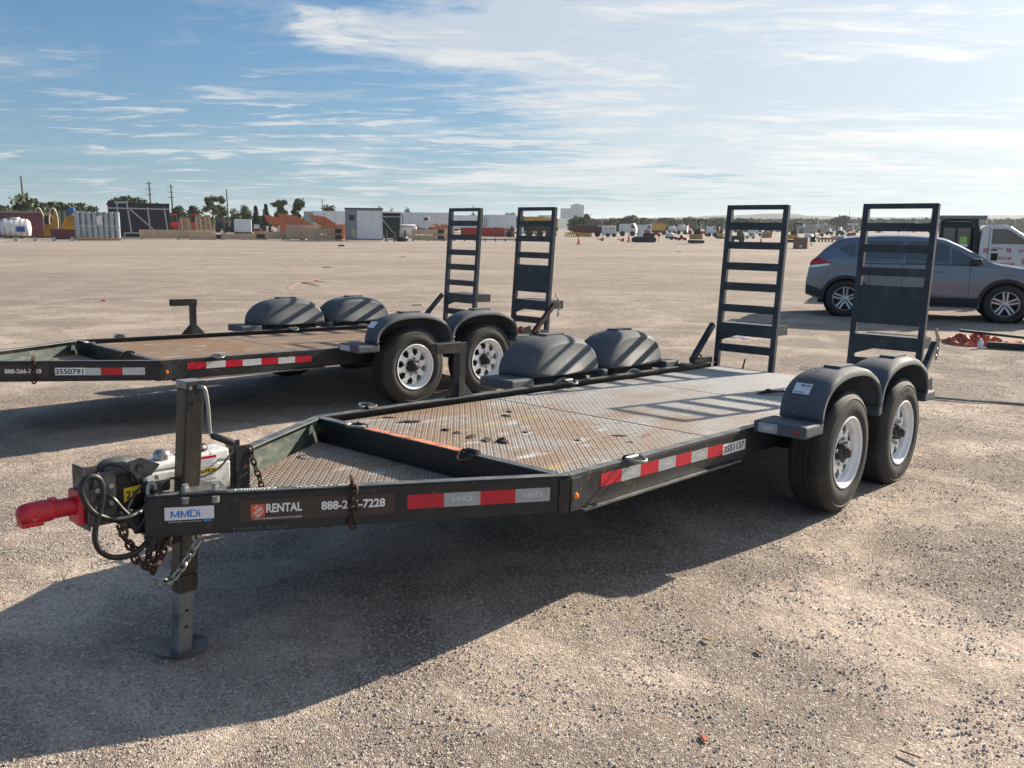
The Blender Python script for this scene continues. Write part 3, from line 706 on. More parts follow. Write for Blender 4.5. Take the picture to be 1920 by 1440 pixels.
        b.build('ramp_hinge_bracket', K, root, bevel=.002)
    MB().cyl((6.03, .62, .47), (6.05, .60, .60), .008, 8).build('ramp_pin', K, root)
    # tail light bracket behind the near fender
    b = MB(); b.prism([(5.34, .66), (5.50, .69), (5.55, .53), (5.42, .53)], 'y', -1.20, -1.19); b.build('tail_bracket', K, root, bevel=.002)
    b = MB().lathe([(0, .03), (.035, .03), (.05, .02), (.05, 0), (0, 0)], (5.445, -1.10, .625), 'x', 16); b.build('tail_light', M['redlens'], root, smooth=True)
    chain('ramp_chain', [(6.09, -1.02, 1.00), (6.13, -1.03, .93), (6.14, -1.03, .84), (6.12, -1.03, .76)], root, M['chain'], .04, .005)
    # amber markers on the corner plates
    for s in (-1, 1):
        MB().lathe([(0, s * .012), (.010, s * .010), (.0155, 0)], (UB + .04, s * (W + .007), .455), 'y', 14).build('marker_light', M['amber'], root, smooth=True)
    # --- flat marks
    mt = frame_mat(Vector((0, -WF, 0)) - nin * .0008, tl, (0, 0, 1))      # plane of the near tongue rail
    ms = frame_mat((0, -W - .0008, 0), (1, 0, 0), (0, 0, 1))              # plane of the near side rail
    if A:
        p = patch(mt, .072, .252, .454, .505, M['label'], root, 'maker_sticker', t=.0008)
        strokes(mt, .095, .200, .464, .492, M['blue'], p)
        patch(mt, .212, .244, .443, .451, M['blue'], p, 'blue_tab'); text('800-446-6064 | www.mmdinc.com', mt, .085, .205, .4435, .4495, M['wgrey'], p)
        h = patch(mt, .349, .960, .430, .518, M['brown'], root, 'rental_banner', t=.0008)
        q = patch(mt, .389, .442, .447, .500, M['logo'], h, 'square_logo', lift=.0009)
        for i, wd in enumerate(('THE', 'HOME', 'DEPOT')):
            mm = mt.copy(); cx = (.409, .4155, .4245)[i]; cy = (.4885, .4735, .4595)[i]; wl = (.018, .040, .036)[i]; hl = (.0085, .0125, .0105)[i]
            text(wd, mm, cx - wl / 2, cx + wl / 2, cy - hl / 2, cy + hl / 2, M['wink'], h, lift=.0020, turn=math.radians(40))
        text('RENTAL', mt, .447, .586, .464, .500, M['wink'], h, bold=.03, lift=.0014)
        text('homedepot.com/rentals', mt, .402, .586, .435, .4465, M['wgrey'], h, bold=.01, lift=.0014); patch(mt, .390, .398, .436, .444, M['logo'], h, 'logo_dot', lift=.0009)
        text('888-266-7228', mt, .662, .920, .461, .498, M['wink'], h, bold=.03, lift=.0014)
        segs = [(1.013, 1.169, 'r'), (1.169, 1.327, 'g'), (1.327, 1.485, 'r'), (1.485, 1.643, 'g')]
        for a, c, k in segs:
            t2 = patch(mt, a, c, .444, .5045, M['dred'] if k == 'r' else M['dgrey'], root, 'reflective_tape', label='red reflective tape' if k == 'r' else 'grey reflective tape')
            if k == 'g': strokes(mt, a + .036, c - .036, .466, .487, M['wgrey'], t2)
        segs = [(1.728, 1.895, 'r'), (1.895, 2.053, 'g'), (2.053, 2.215, 'r'), (2.215, 2.375, 'g'), (2.375, 2.532, 'r'), (2.532, 2.699, 'g'), (2.699, 2.865, 'r')]
        for a, c, k in segs:
            z = .465 - (a - 1.728) * .017
            t2 = patch(ms, a, c, z - .005, z + .056, M['dred'] if k == 'r' else M['dgrey'], root, 'reflective_tape', label='red reflective tape' if k == 'r' else 'grey reflective tape')
            if k == 'g': strokes(ms, a + .04, c - .035, z + .015, z + .037, M['wgrey'], t2)
        n_ = patch(ms, 2.868, 3.128, .437, .497, M['label'], root, 'number_plate_sticker'); text('3551137', ms, 2.880, 3.113, .448, .487, M['ink'], n_, bold=.02)
        mtop = frame_mat(Vector((0, -WF, ZT + .0016)) + nin * .008, tl, nin)
        text('M000077', mtop, .330, .49, .008, .032, M['chalk'], root, name='chalk_number', bold=.0)
        text('TOW WT. 8650', mtop, .56, .80, .010, .030, M['chalk'], root, name='chalk_number', bold=-.005)
        text('TOW WT. 8650 LB', mt, .32, .53, .396, .410, M['chalk2'], root, name='chalk_number', bold=-.01)
    else:
        h = patch(mt, .05, .895, .430, .518, M['brown'], root, 'rental_banner', t=.0008)
        text('888-266-7228', mt, .578, .842, .456, .493, M['wink'], h, bold=.03, lift=.0014)
        n_ = patch(mt, .939, 1.160, .440, .500, M['label'], root, 'number_plate_sticker'); text('3550791', mt, .942, 1.145, .448, .490, M['ink'], n_, bold=.02)
        for a, c, k in ((1.160, 1.275, 'w'), (1.275, 1.437, 'r'), (1.437, 1.606, 'w')):
            patch(mt, a, c, .438, .498, M['dred'] if k == 'r' else M['dwhite'], root, 'reflective_tape', label='red reflective tape' if k == 'r' else 'white reflective tape')
        xs = [1.712, 1.880, 2.053, 2.212, 2.391, 2.560, 2.728, 2.901]
        for i in range(7):
            z = .467 - (xs[i] - 1.71) * .017
            patch(ms, xs[i], xs[i + 1], z - .004, z + .052, M['dred'] if i % 2 == 0 else M['dwhite'], root, 'reflective_tape', label='red reflective tape' if i % 2 == 0 else 'white reflective tape')
    # --- jack with crank
    jk = empty('jack'); jk.parent = root
    top = Vector((.199, -.050, .984)); foot = Vector((.162, .004, -.138)); dj = (top - foot).normalized()
    def J(z): return foot + dj * ((z - foot.z) / dj.z)
    def sq(b, z0, z1, w, rot=0.):
        p, q = J(z0), J(z1); a = Vector((math.cos(rot), math.sin(rot), 0)); c = Vector((-math.sin(rot), math.cos(rot), 0)); vs = []
        for P in (p, q):
            for sx, sy in ((-1, -1), (1, -1), (1, 1), (-1, 1)): vs.append(P + a * sx * w / 2 + c * sy * w / 2)
        b.hexa(vs)
    b = MB(); sq(b, .20, .952, .075); b.build('outer_tube', M['jack'], jk, bevel=.006)
    b = MB(); sq(b, .13, .20, .080); sq(b, .215, .245, .078); b.build('tube_collar', M['jack'], jk, bevel=.003)
    b = MB(); sq(b, -.145, .1295, .062); b.build('inner_leg', M['jackgrey'], jk, bevel=.005)
    b = MB(); t0 = J(.952); b.box(t0.x - .040, t0.x + .040, t0.y - .042, t0.y + .042, .9525, .984); b.build('cap', M['galv'], jk, bevel=.004)
    b = MB(); b.box(t0.x - .041, t0.x + .041, t0.y - .0465, t0.y - .0425, .906, .985); b.build('gear_cover', K, jk, bevel=.004)
    b = MB()
    for dx in (-.028, .028): b.lathe([(0, -.006), (.007, -.005), (.008, 0)], (t0.x + dx, t0.y - .0468, .958), 'y', 8)
    b.build('cover_bolts', M['steel'], jk)
    b = MB(); ty = t0.y - .075; b.hose([(t0.x + .004, t0.y - .048, .962), (t0.x + .006, ty, .964), (t0.x + .016, ty - .006, .951), (t0.x + .026, ty - .006, .885), (t0.x + .032, ty - .006, .79), (t0.x + .040, ty - .010, .770)], .0075, 8)
    b.build('crank_handle', M['galv'], jk, smooth=True)
    b = MB().tube([(t0.x + .034, ty - .01, .775), (t0.x + .040, ty - .013, .772), (t0.x + .112, ty - .035, .737), (t0.x + .117, ty - .037, .734)], [.008, .0135, .0145, .009], 12); b.build('crank_grip', M['rubber'], jk, smooth=True)
    fz = foot.z
    b = MB().lathe([(0, .0), (.035, .001), (.074, .010), (.102, .024), (.107, .028), (.100, .019), (.058, -.002), (.03, -.010), (0, -.010)], (foot.x + .006, foot.y + .012, fz - .002), 'z', 28); b.build('foot_plate', M['jackgrey'], jk, smooth=True)
    b = MB(); b.prism([(foot.x + .030, fz + .002), (foot.x + .070, fz + .008), (foot.x + .032, fz + .075)], 'y', foot.y + .02, foot.y + .026); b.cyl(J(.165) - Vector((.065, 0, 0)), J(.165) + Vector((.06, 0, 0)), .006, 8)
    b.tube([J(.165) + Vector((-.062 + .012 * math.cos(a), 0, -.012 + .012 * math.sin(a))) for a in [k * math.pi / 4 for k in range(8)]], .0025, 5, closed=True); b.build('drop_pin', M['steel'], jk)
    b = MB()
    for z in (-.02, .05): b.lathe([(0, -.0325), (.007, -.0325)], J(z) , 'y', 8)
    b.build('pin_holes', M['rubber'], jk)
    # jack mounting plate with bolts across the near tongue rail
    b = MB(); c = Vector((.19, -.155, 0)); P = [c - tl * .085 - nin * .004, c + tl * .085 - nin * .004, c + tl * .06 + nin * .15, c - tl * .06 + nin * .15]
    b.hexa([(v.x, v.y, ZT + .0015) for v in P] + [(v.x, v.y, ZT + .0115) for v in P]); b.build('jack_plate', M['edge'], jk, bevel=.002)
    for sg in (-1, 1):
        c2 = Vector((0, -WF, 0)) + tl * (.203 + sg * .055) + nin * .006
        b = MB(); b.lathe([(0, .022), (.013, .022), (.016, .016), (.016, 0), (0, 0)], (c2.x, c2.y, ZT + .012), 'z', 6); b.lathe([(.012, 0), (.013, .010), (0, .012)], (c2.x, c2.y, ZT + .03), 'z', 6)
        c3 = c2 - nin * .020; b.lathe([(0, 0), (.015, 0), (.015, .024), (0, .024)], (c3.x, c3.y, ZT - .030), 'z', 12)
        b.build('plate_bolt', M['galv'], jk, smooth=True)
    # --- hitch end
    b = MB(); b.box(.035, .415, .030, .155, .500, .620)
    b.hexa([(.035, .03, .62), (.415, .03, .62), (.415, .155, .62), (.035, .155, .62), (.045, .035, .645), (.410, .035, .672), (.410, .15, .672), (.045, .15, .645)])
    act = b.build('brake_actuator', M['white'], root, bevel=.010)
    b = MB().lathe([(.034, 0), (.034, .014), (.030, .026), (.018, .034), (0, .036)], (.150, .10, .655), 'z', 20); b.build('filler_cap', M['steel'], act, smooth=True)
    b = MB().lathe([(.040, 0), (.042, .010), (.034, .022), (0, .026)], (.300, .095, .668), 'z', 20); b.build('reservoir_cap', M['hub'], act, smooth=True)
    m2 = frame_mat((-.035, .0292, .018), (1, 0, 0), (0, 0, 1))
    t2 = patch(m2, .285, .385, .585, .636, M['label'], act, 'warning_label'); patch(m2, .288, .382, .623, .634, M['dred'], t2, 'red_band', lift=.0009)
    for k in range(5): patch(m2, .290, .376 - .01 * (k % 2), .588 + k * .0068, .5905 + k * .0068, M['wgrey'] if False else M['dgrey'], t2, 'print_line', lift=.0009)
    t3 = patch(m2, .285, .385, .536, .583, M['label'], act, 'caution_label'); patch(m2, .285, .385, .563, .583, M['yellowl'], t3, 'yellow_band', lift=.0009); text('CAUTION', m2, .290, .380, .566, .580, M['ink'], t3, lift=.002)
    for k in range(3): patch(m2, .290, .378 - .01 * (k % 2), .540 + k * .0068, .5425 + k * .0068, M['dgrey'], t3, 'print_line', lift=.0009)
    b = MB(); b.box(-.075, .035, .015, .135, .490, .632); b.build('slide_housing', M['hub'], root, bevel=.012)
    b = MB().lathe([(0, -.07), (.035, -.07), (.046, -.05), (.050, .0), (.046, .05), (.035, .07), (0, .07)], (-.035, .075, .645), 'x', 24); b.build('front_roller', M['hitchgrey'], root, smooth=True)
    b = MB(); b.prism([(-.02, .602), (.060, .617), (.095, .655), (.02, .692), (-.03, .685)], 'y', .005, .013); b.cyl((.01, -.008, .655), (.01, .008, .655), .016, 10); b.build('side_plate', M['hitchgrey'], root, bevel=.004)
    m3 = frame_mat((-.048, .0142, .525), (1, 0, 0), (0, 0, 1))
    t4 = MB(); t4.v = []; t4.add([(0, 0, 0), (.030, .018, 0), (.066, .030, 0), (.066, .060, 0), (.0, .056, 0)], [(0, 1, 2, 3, 4)]); me = t4.mesh('ball_size_label', M['yellowl']); me.transform(m3); s4 = link('ball_size_label', me, root)
    text('2', m3, .008, .026, .014, .044, M['ink'], s4, bold=.02); text('5/16', m3, .032, .056, .030, .044, M['ink'], s4)
    b = MB(); b.box(-.185, -.175, .010, .140, .456, .690); b.box(-.175, -.076, .010, .018, .470, .672); b.box(-.175, -.076, .132, .140, .470, .672)
    b.v = [(x, y, z - .014) for x, y, z in b.v]; hp = b.build('hitch_channel', M['hitchgrey'], root, bevel=.006)
    b = MB()
    for xx, zz in ((-.150, .655), (-.150, .592), (-.098, .537), (-.098, .602), (-.150, .527)): b.lathe([(0, -.006), (.010, -.006), (.012, .0)], (xx, .010, zz), 'y', 8)
    b.build('channel_bolts', M['steel'], hp)
    b = MB(); b.box(-.212, -.186, .025, .125, .462, .592); b.hexa([(-.213, .045, .480), (-.213, .105, .480), (-.10, .105, .462), (-.10, .045, .462), (-.213, .045, .512), (-.213, .105, .512), (-.10, .105, .520), (-.10, .045, .520)])
    b.build('coupler_base', M['red'], root, bevel=.010)
    b = MB().lathe([(.034, .03), (.034, -.070), (.035, -.076), (.039, -.080), (.041, -.115), (.040, -.155), (.034, -.180), (.022, -.192), (0, -.197)], (-.212, .075, .533), 'x', 28); cpl = b.build('ball_coupler', M['red'], root, smooth=True)
    b = MB(); b.box(-.400, -.325, .045, .105, .488, .508); b.build('coupler_jaw', M['red'], cpl, bevel=.006); MB().box(-.300, -.270, .060, .090, .560, .578).build('coupler_latch', M['red'], cpl, bevel=.006)
    b = MB(); b.box(.030, .070, -.035, .030, .36, .545); b.prism([(.02, .385), (.10, .385), (.42, .372), (.42, .383), (.02, .392)], 'y', -.02, .12); b.prism([(.0, .388), (.34, .388), (.06, .330), (.01, .330)], 'y', -.050, -.042); b.build('hitch_brace', K, root, bevel=.003)
    b = MB(); b.hose([(-.02, -.06, .503), (-.059, -.08, .500), (-.10, -.085, .497), (-.135, -.085, .503), (-.177, -.085, .520), (-.215, -.085, .552), (-.238, -.085, .595), (-.246, -.085, .640), (-.225, -.085, .672), (-.196, -.085, .672), (-.176, -.085, .650), (-.170, -.085, .606), (-.180, -.085, .555), (-.193, -.085, .510), (-.203, -.085, .470), (-.203, -.085, .430), (-.185, -.085, .390), (-.150, -.085, .362), (-.104, -.08, .350), (-.06, -.075, .352), (-.02, -.06, .362), (.03, -.03, .38)], .0105, 10)
    b.build('breakaway_cable', M['rubber'], root, smooth=True)
    b = MB(); b.hose([(-.145, .005, .565), (-.125, -.05, .575), (-.085, -.06, .52), (-.05, -.06, .49), (.0, -.055, .52), (.06, -.04, .565), (.13, .01, .585)], .008, 8); b.build('brake_hose', M['rubber'], root, smooth=True)
    b = MB(); b.tube([(.020, -.035, .555), (.020, -.035, .585), (.027, -.035, .598), (.040, -.035, .600), (.050, -.035, .590), (.052, -.035, .57), (.060, -.03, .556)], .0075, 8); b.build('shackle', M['galv'], root, smooth=True)
    for k, pts in enumerate(([(.0, .0, .60), (-.05, -.03, .66), (-.11, -.02, .69), (-.16, .0, .66), (-.17, .005, .60)], [(.02, -.03, .48), (-.04, -.06, .44), (-.07, -.05, .50), (-.03, -.03, .56), (.03, -.01, .60)], [(.12, -.02, .60), (.22, -.03, .585), (.33, -.01, .60), (.42, .02, .66)], [(.03, -.02, .40), (-.02, -.05, .36), (-.08, -.05, .40), (-.10, -.03, .46)])):
        MB().hose(pts, (.0055, .006, .0045, .005)[k], 7).build('brake_wire', M['rubber'], root, smooth=True)
    MB().lathe([(0, -.045), (.022, -.045), (.022, .045), (0, .045)], (.085, .02, .565), 'x', 14).build('pivot_bolt', M['hitchgrey'], root, smooth=True)
    b = MB(); b.box(-.02, .045, -.012, .012, .40, .50); b.box(-.055, .02, -.02, .10, .43, .468); b.build('lower_bracket', M['hub'], root, bevel=.006)
    chain('safety_chain', [(-.105, -.06, .508), (-.088, -.06, .432), (-.063, -.06, .375), (-.044, -.06, .318), (-.003, -.06, .283), (.050, -.06, .295), (.084, -.055, .352), (.095, -.04, .39)], root, M['rust'], .044, .0055)
    chain('safety_chain', [(.007, -.12, .233), (.045, -.12, .226), (.082, -.12, .239), (.128, -.12, .292), (.169, -.12, .347), (.18, -.11, .39)], root, M['chain'], .046, .0055)
    chain('safety_chain', [(.03, -.03, .40), (.02, -.035, .34), (.015, -.04, .29), (.03, -.045, .25), (.05, -.05, .30), (.06, -.05, .36)], root, M['rust'], .044, .0055)
    # short post behind the actuator with a hanging chain
    b = MB(); b.box(.437, .443, .035, .105, .435, .672); b.box(.437, .505, .105, .111, .435, .682); b.box(.437, .505, .029, .035, .435, .674); b.build('coupler_storage_post', K, root, bevel=.003)
    chain('storage_chain', [(.509, .035, .66), (.515, .03, .62), (.525, .02, .57), (.54, .01, .52), (.55, .0, .455)], root, M['rust'], .036, .0045)
    # chain hanging over the near tongue rail
    cp = Vector((0, -WF, 0)) + tl * .787 - nin * .010
    chain('lock_chain', [(cp.x + nin.x * .03, cp.y + nin.y * .03, ZT + .030), (cp.x + nin.x * .012, cp.y + nin.y * .012, ZT + .018), (cp.x - nin.x * .004, cp.y - nin.y * .004, ZT - .01), (cp.x - nin.x * .006, cp.y - nin.y * .006, .46), (cp.x - nin.x * .006, cp.y - nin.y * .006, .385)], root, M['rust'], .050, .007)
    return root

TA = build_trailer((-1.4306 , 3.3171, 0), (0, 0, 0), 'nearer black flatbed trailer with red coupler and long rental banner on its tongue', 'A')
TB = build_trailer((0, 0, 0), (0, 0, 0), 'farther black flatbed trailer with rusty deck, parked behind the nearer one', 'B')
def pose(o, x, y, yaw, tilt):
    cx = U1 + DS / 2; T = tilt
    Ry = Matrix.Rotation(-T, 4, 'Y'); Rz = Matrix.Rotation(yaw, 4, 'Z'); c = Vector((cx, 0, RH))
    loc = Rz @ (c - Ry @ c) + Vector((x, y, 0)); o.location = loc; o.rotation_euler = (0, -T, yaw)
pose(TA, -1.4306, 3.3171, .8438, -.0344); pose(TB, -4.5675, 6.8619, .7778, -.0259)

# ---------------------------------------------------------------- things on the nearer trailer's deck
TAm = Matrix.Translation(TA.location) @ TA.rotation_euler.to_matrix().to_4x4(); TAi = TAm.inverted()
def on_deck(px, py):
    o = TAi @ Vector((0, 0, H_CAM)); d = TAi.to_3x3() @ ray(px, py); k = (ZD + .002 - o.z) / d.z
    return TAm @ (o + d * k)
def clod(name, P, sx, sy, sz, material, seed, label, cat, group=None, rot=0.):
    rnd = random.Random(seed); b = MB(); n1, n2 = 9, 5; vs = []; fs = []
    for i in range(n2):
        for j in range(n1):
            a = 2 * math.pi * j / n1; e = math.pi / 2 * i / (n2 - 1); r = math.cos(e) * (1 + rnd.uniform(-.35, .35))
            vs.append((sx * r * math.cos(a), sy * r * math.sin(a), sz * (math.sin(e) * (1 + rnd.uniform(-.4, .3)) - .05)))
    for i in range(n2 - 1):
        for j in range(n1): fs.append((i * n1 + j, i * n1 + (j + 1) % n1, (i + 1) * n1 + (j + 1) % n1, (i + 1) * n1 + j))
    fs.append(tuple((n2 - 1) * n1 + j for j in range(n1))); b.add(vs, fs)
    o = b.build(name, material); o.location = P; o.rotation_euler = (0, 0, rot); return tag(o, label, cat, group)
CL = [(729, 783, .035, .02, .008, 'small dark mud crumb at the front far edge of the nearer trailer deck'),
      (766, 791, .070, .03, .012, 'flat dark mud patch near the front far corner of the nearer deck'),
      (836, 807, .030, .02, .016, 'first little clod at the far end of the mud row on the deck'),
      (857, 812, .028, .018, .014, 'second small clod in the row of mud on the deck'),
      (884, 819, .055, .02, .016, 'long low clod midway along the row of mud on the deck'),
      (912, 825, .050, .022, .018, 'crumbly clod just before the biggest lump in the mud row'),
      (943, 829, .050, .032, .032, 'tallest dark mud lump ending the row nearest the bulkhead ring'),
      (955, 772, .030, .02, .012, 'small dark clod beyond the mud row on the deck'),
      (949, 780, .045, .022, .012, 'broken dark clod beside the small one beyond the mud row'),
      (984, 811, .018, .012, .010, 'tiny dark crumb alone between the mud row and the yellow stain'),
      (1084, 826, .016, .011, .008, 'tiny dark crumb on the yellow stained part of the deck'),
      (1160, 817, .050, .018, .006, 'thin black flake lying on the middle of the deck'),
      (1180, 829, .028, .012, .005, 'small grey-black flake nearer the side rail than the thin one')]
for i, (x, y, a, b_, c, lb) in enumerate(CL):
    clod('mud_clod', on_deck(x, y), a, b_, c * .75, M['mud'], 30 + i, lb, 'mud', 'dried mud bits on the trailer deck', .3 * i)
P = on_deck(1450, 739)
b = MB(); rnd = random.Random(3)
for k in range(3): b.tube([P + Vector((.02 * k + .13 * math.cos(a) * (1 - .15 * k), .04 * math.sin(a * 1.5 + k), .012 + .008 * k)) for a in [q * .45 for q in range(10)]], .008, 6)
b.build('bungee_rope', M['rubber'], smooth=True); tag(bpy.data.objects['bungee_rope'], 'tangled dark rope lying on the rear of the nearer deck by the fender', 'rope')

# ---------------------------------------------------------------- grey hatchback crossover
M['carpaint'] = mat('slate_blue_grey_car_paint', (.16, .20, .25), .28, .35, coat=.6)
M['clad'] = mat('dark_car_cladding', (.022, .026, .03), .6)
M['glass'] = mat('tinted_car_glass', (.085, .105, .11), .05, 0, spec=.9)
M['alloy'] = mat('silver_alloy', (.48, .50, .52), .3, .7)
M['seam'] = mat('dark_seam', (.006, .007, .008), .7)
M['chrome'] = mat('bright_trim', (.6, .62, .63), .15, .9)

def interp(x, pts):
    for (a, b), (c, d) in zip(pts, pts[1:]):
        if x <= c: return b + (d - b) * max(0, (x - a)) / (c - a)
    return pts[-1][1]
def smooth_interp(x, pts): return (interp(x - .03, pts) + interp(x, pts) * 2 + interp(x + .03, pts)) / 4
class CarShape:
    def __init__(s, top, belt, sill, wheels, R, hw, x0, x1, cabin=(0, 1), tumble=.42):
        s.top, s.belt, s.sill, s.wheels, s.R, s.hw, s.x0, s.x1, s.tumble = top, belt, sill, wheels, R, hw, x0, x1, tumble
    def plan(s, x):
        c = (s.x0 + s.x1) / 2; t = abs(x - c) / ((s.x1 - s.x0) / 2); return s.hw * (1 - .20 * min(1, t) ** 7)
    def bottom(s, x):
        z = interp(x, s.sill)
        for w, hz in s.wheels:
            if abs(x - w) < s.R: z = max(z, hz + math.sqrt(s.R ** 2 - (x - w) ** 2))
        return z
    def section(s, x):
        zt = smooth_interp(x, s.top); zb = s.bottom(x); zl = min(interp(x, s.belt), zt - .04); w = s.plan(x); h = max(0, zt - zl); lo = interp(x, s.sill)
        def low(z):   # width of the lower body at height z
            t = (z - lo) / max(.01, zl - lo); return w * (1 - .055 * (1 - min(1, t * 3)) ** 2 - .015 * max(0, t - .55) / .45 - .0 * t)
        P = [(low(zb) - .02, zb), (low(zb), zb + .004)]
        for t in (.2, .4, .55, .62, .8, 1.): P.append((low(zb + (zl - zb) * t) + (.008 if t == .62 else 0), zb + (zl - zb) * t))
        wb = P[-1][0]
        for t, q in ((.12, .02), (.5, .42), (.82, .80), (.93, 1.0)): P.append((wb - s.tumble * h * q * .82, zl + h * t))
        P += [(P[-1][0] - min(.10, wb * .2), zl + h * .985), (P[-1][0] * .55, zl + h * .998), (0, zt)]
        return P
    def y_at(s, x, z):
        P = s.section(x)
        for (a, b), (c, d) in zip(P, P[1:]):
            if b <= z <= d: return a + (c - a) * (z - b) / max(1e-5, d - b)
        return P[0][0]
    def body(s, xs):
        b = MB()
        for sg in (-1, 1):
            pts = [(x, sg * y, z) for x in xs for y, z in s.section(x)]; b.grid(pts, len(xs), len(s.section(xs[0])))
        for x in (xs[0], xs[-1]):
            P = s.section(x); b.add([(x, y, z) for y, z in P] + [(x, -y, z) for y, z in P[::-1][1:]], [tuple(range(2 * len(P) - 1))])
        return b
    def side_patch(s, sg, xs, zlo, zhi, off, nz=6):
        b = MB(); pts = []
        for x in xs:
            a, c = zlo(x), zhi(x)
            for k in range(nz + 1):
                z = a + (c - a) * k / nz; pts.append((x, sg * (s.y_at(x, z) + off), z))
        return b.grid(pts, len(xs), nz + 1)
def lin(a, b, n): return [a + (b - a) * i / n for i in range(n + 1)]

def alloy_wheel(parent, c, side, R, spokes=5, rr=.66):
    w = empty('wheel', c, (0, 0, 0 if side > 0 else math.pi)); w.parent = parent
    k = R
    MB().lathe([(R * rr, -.10), (R * .80, -.115), (R * .93, -.11), (R, -.085), (R, .085), (R * .93, .11), (R * .80, .117), (R * .70, .112), (R * rr, .10)], (0, 0, 0), 'y', 56).build('tyre', M['tyre'], w, smooth=True)
    b = MB().lathe([(R * rr, .102), (R * rr * .96, .106), (R * rr * .93, .095), (R * rr * .90, .02), (R * rr * .90, -.09)], (0, 0, 0), 'y', 56)
    for i in range(spokes):
        for d in (-.17, .17):
            a = 2 * math.pi * i / spokes + .3; p = Vector((.05 * math.cos(a + d * 3), .07, .05 * math.sin(a + d * 3))); q = Vector((R * rr * .93 * math.cos(a + d), .088, R * rr * .93 * math.sin(a + d)))
            b.bar(p, q, .034, .020, (0, 1, 0))
    b.lathe([(0, .098), (.035, .096), (.06, .088), (.062, .05)], (0, 0, 0), 'y', 20); b.build('rim', M['alloy'], w, smooth=True)
    MB().lathe([(0, .02), (R * rr * .9, .02), (R * rr * .9, -.02), (0, -.02)], (0, 0, 0), 'y', 30).build('brake_disc', M['seam'], w)
    return w

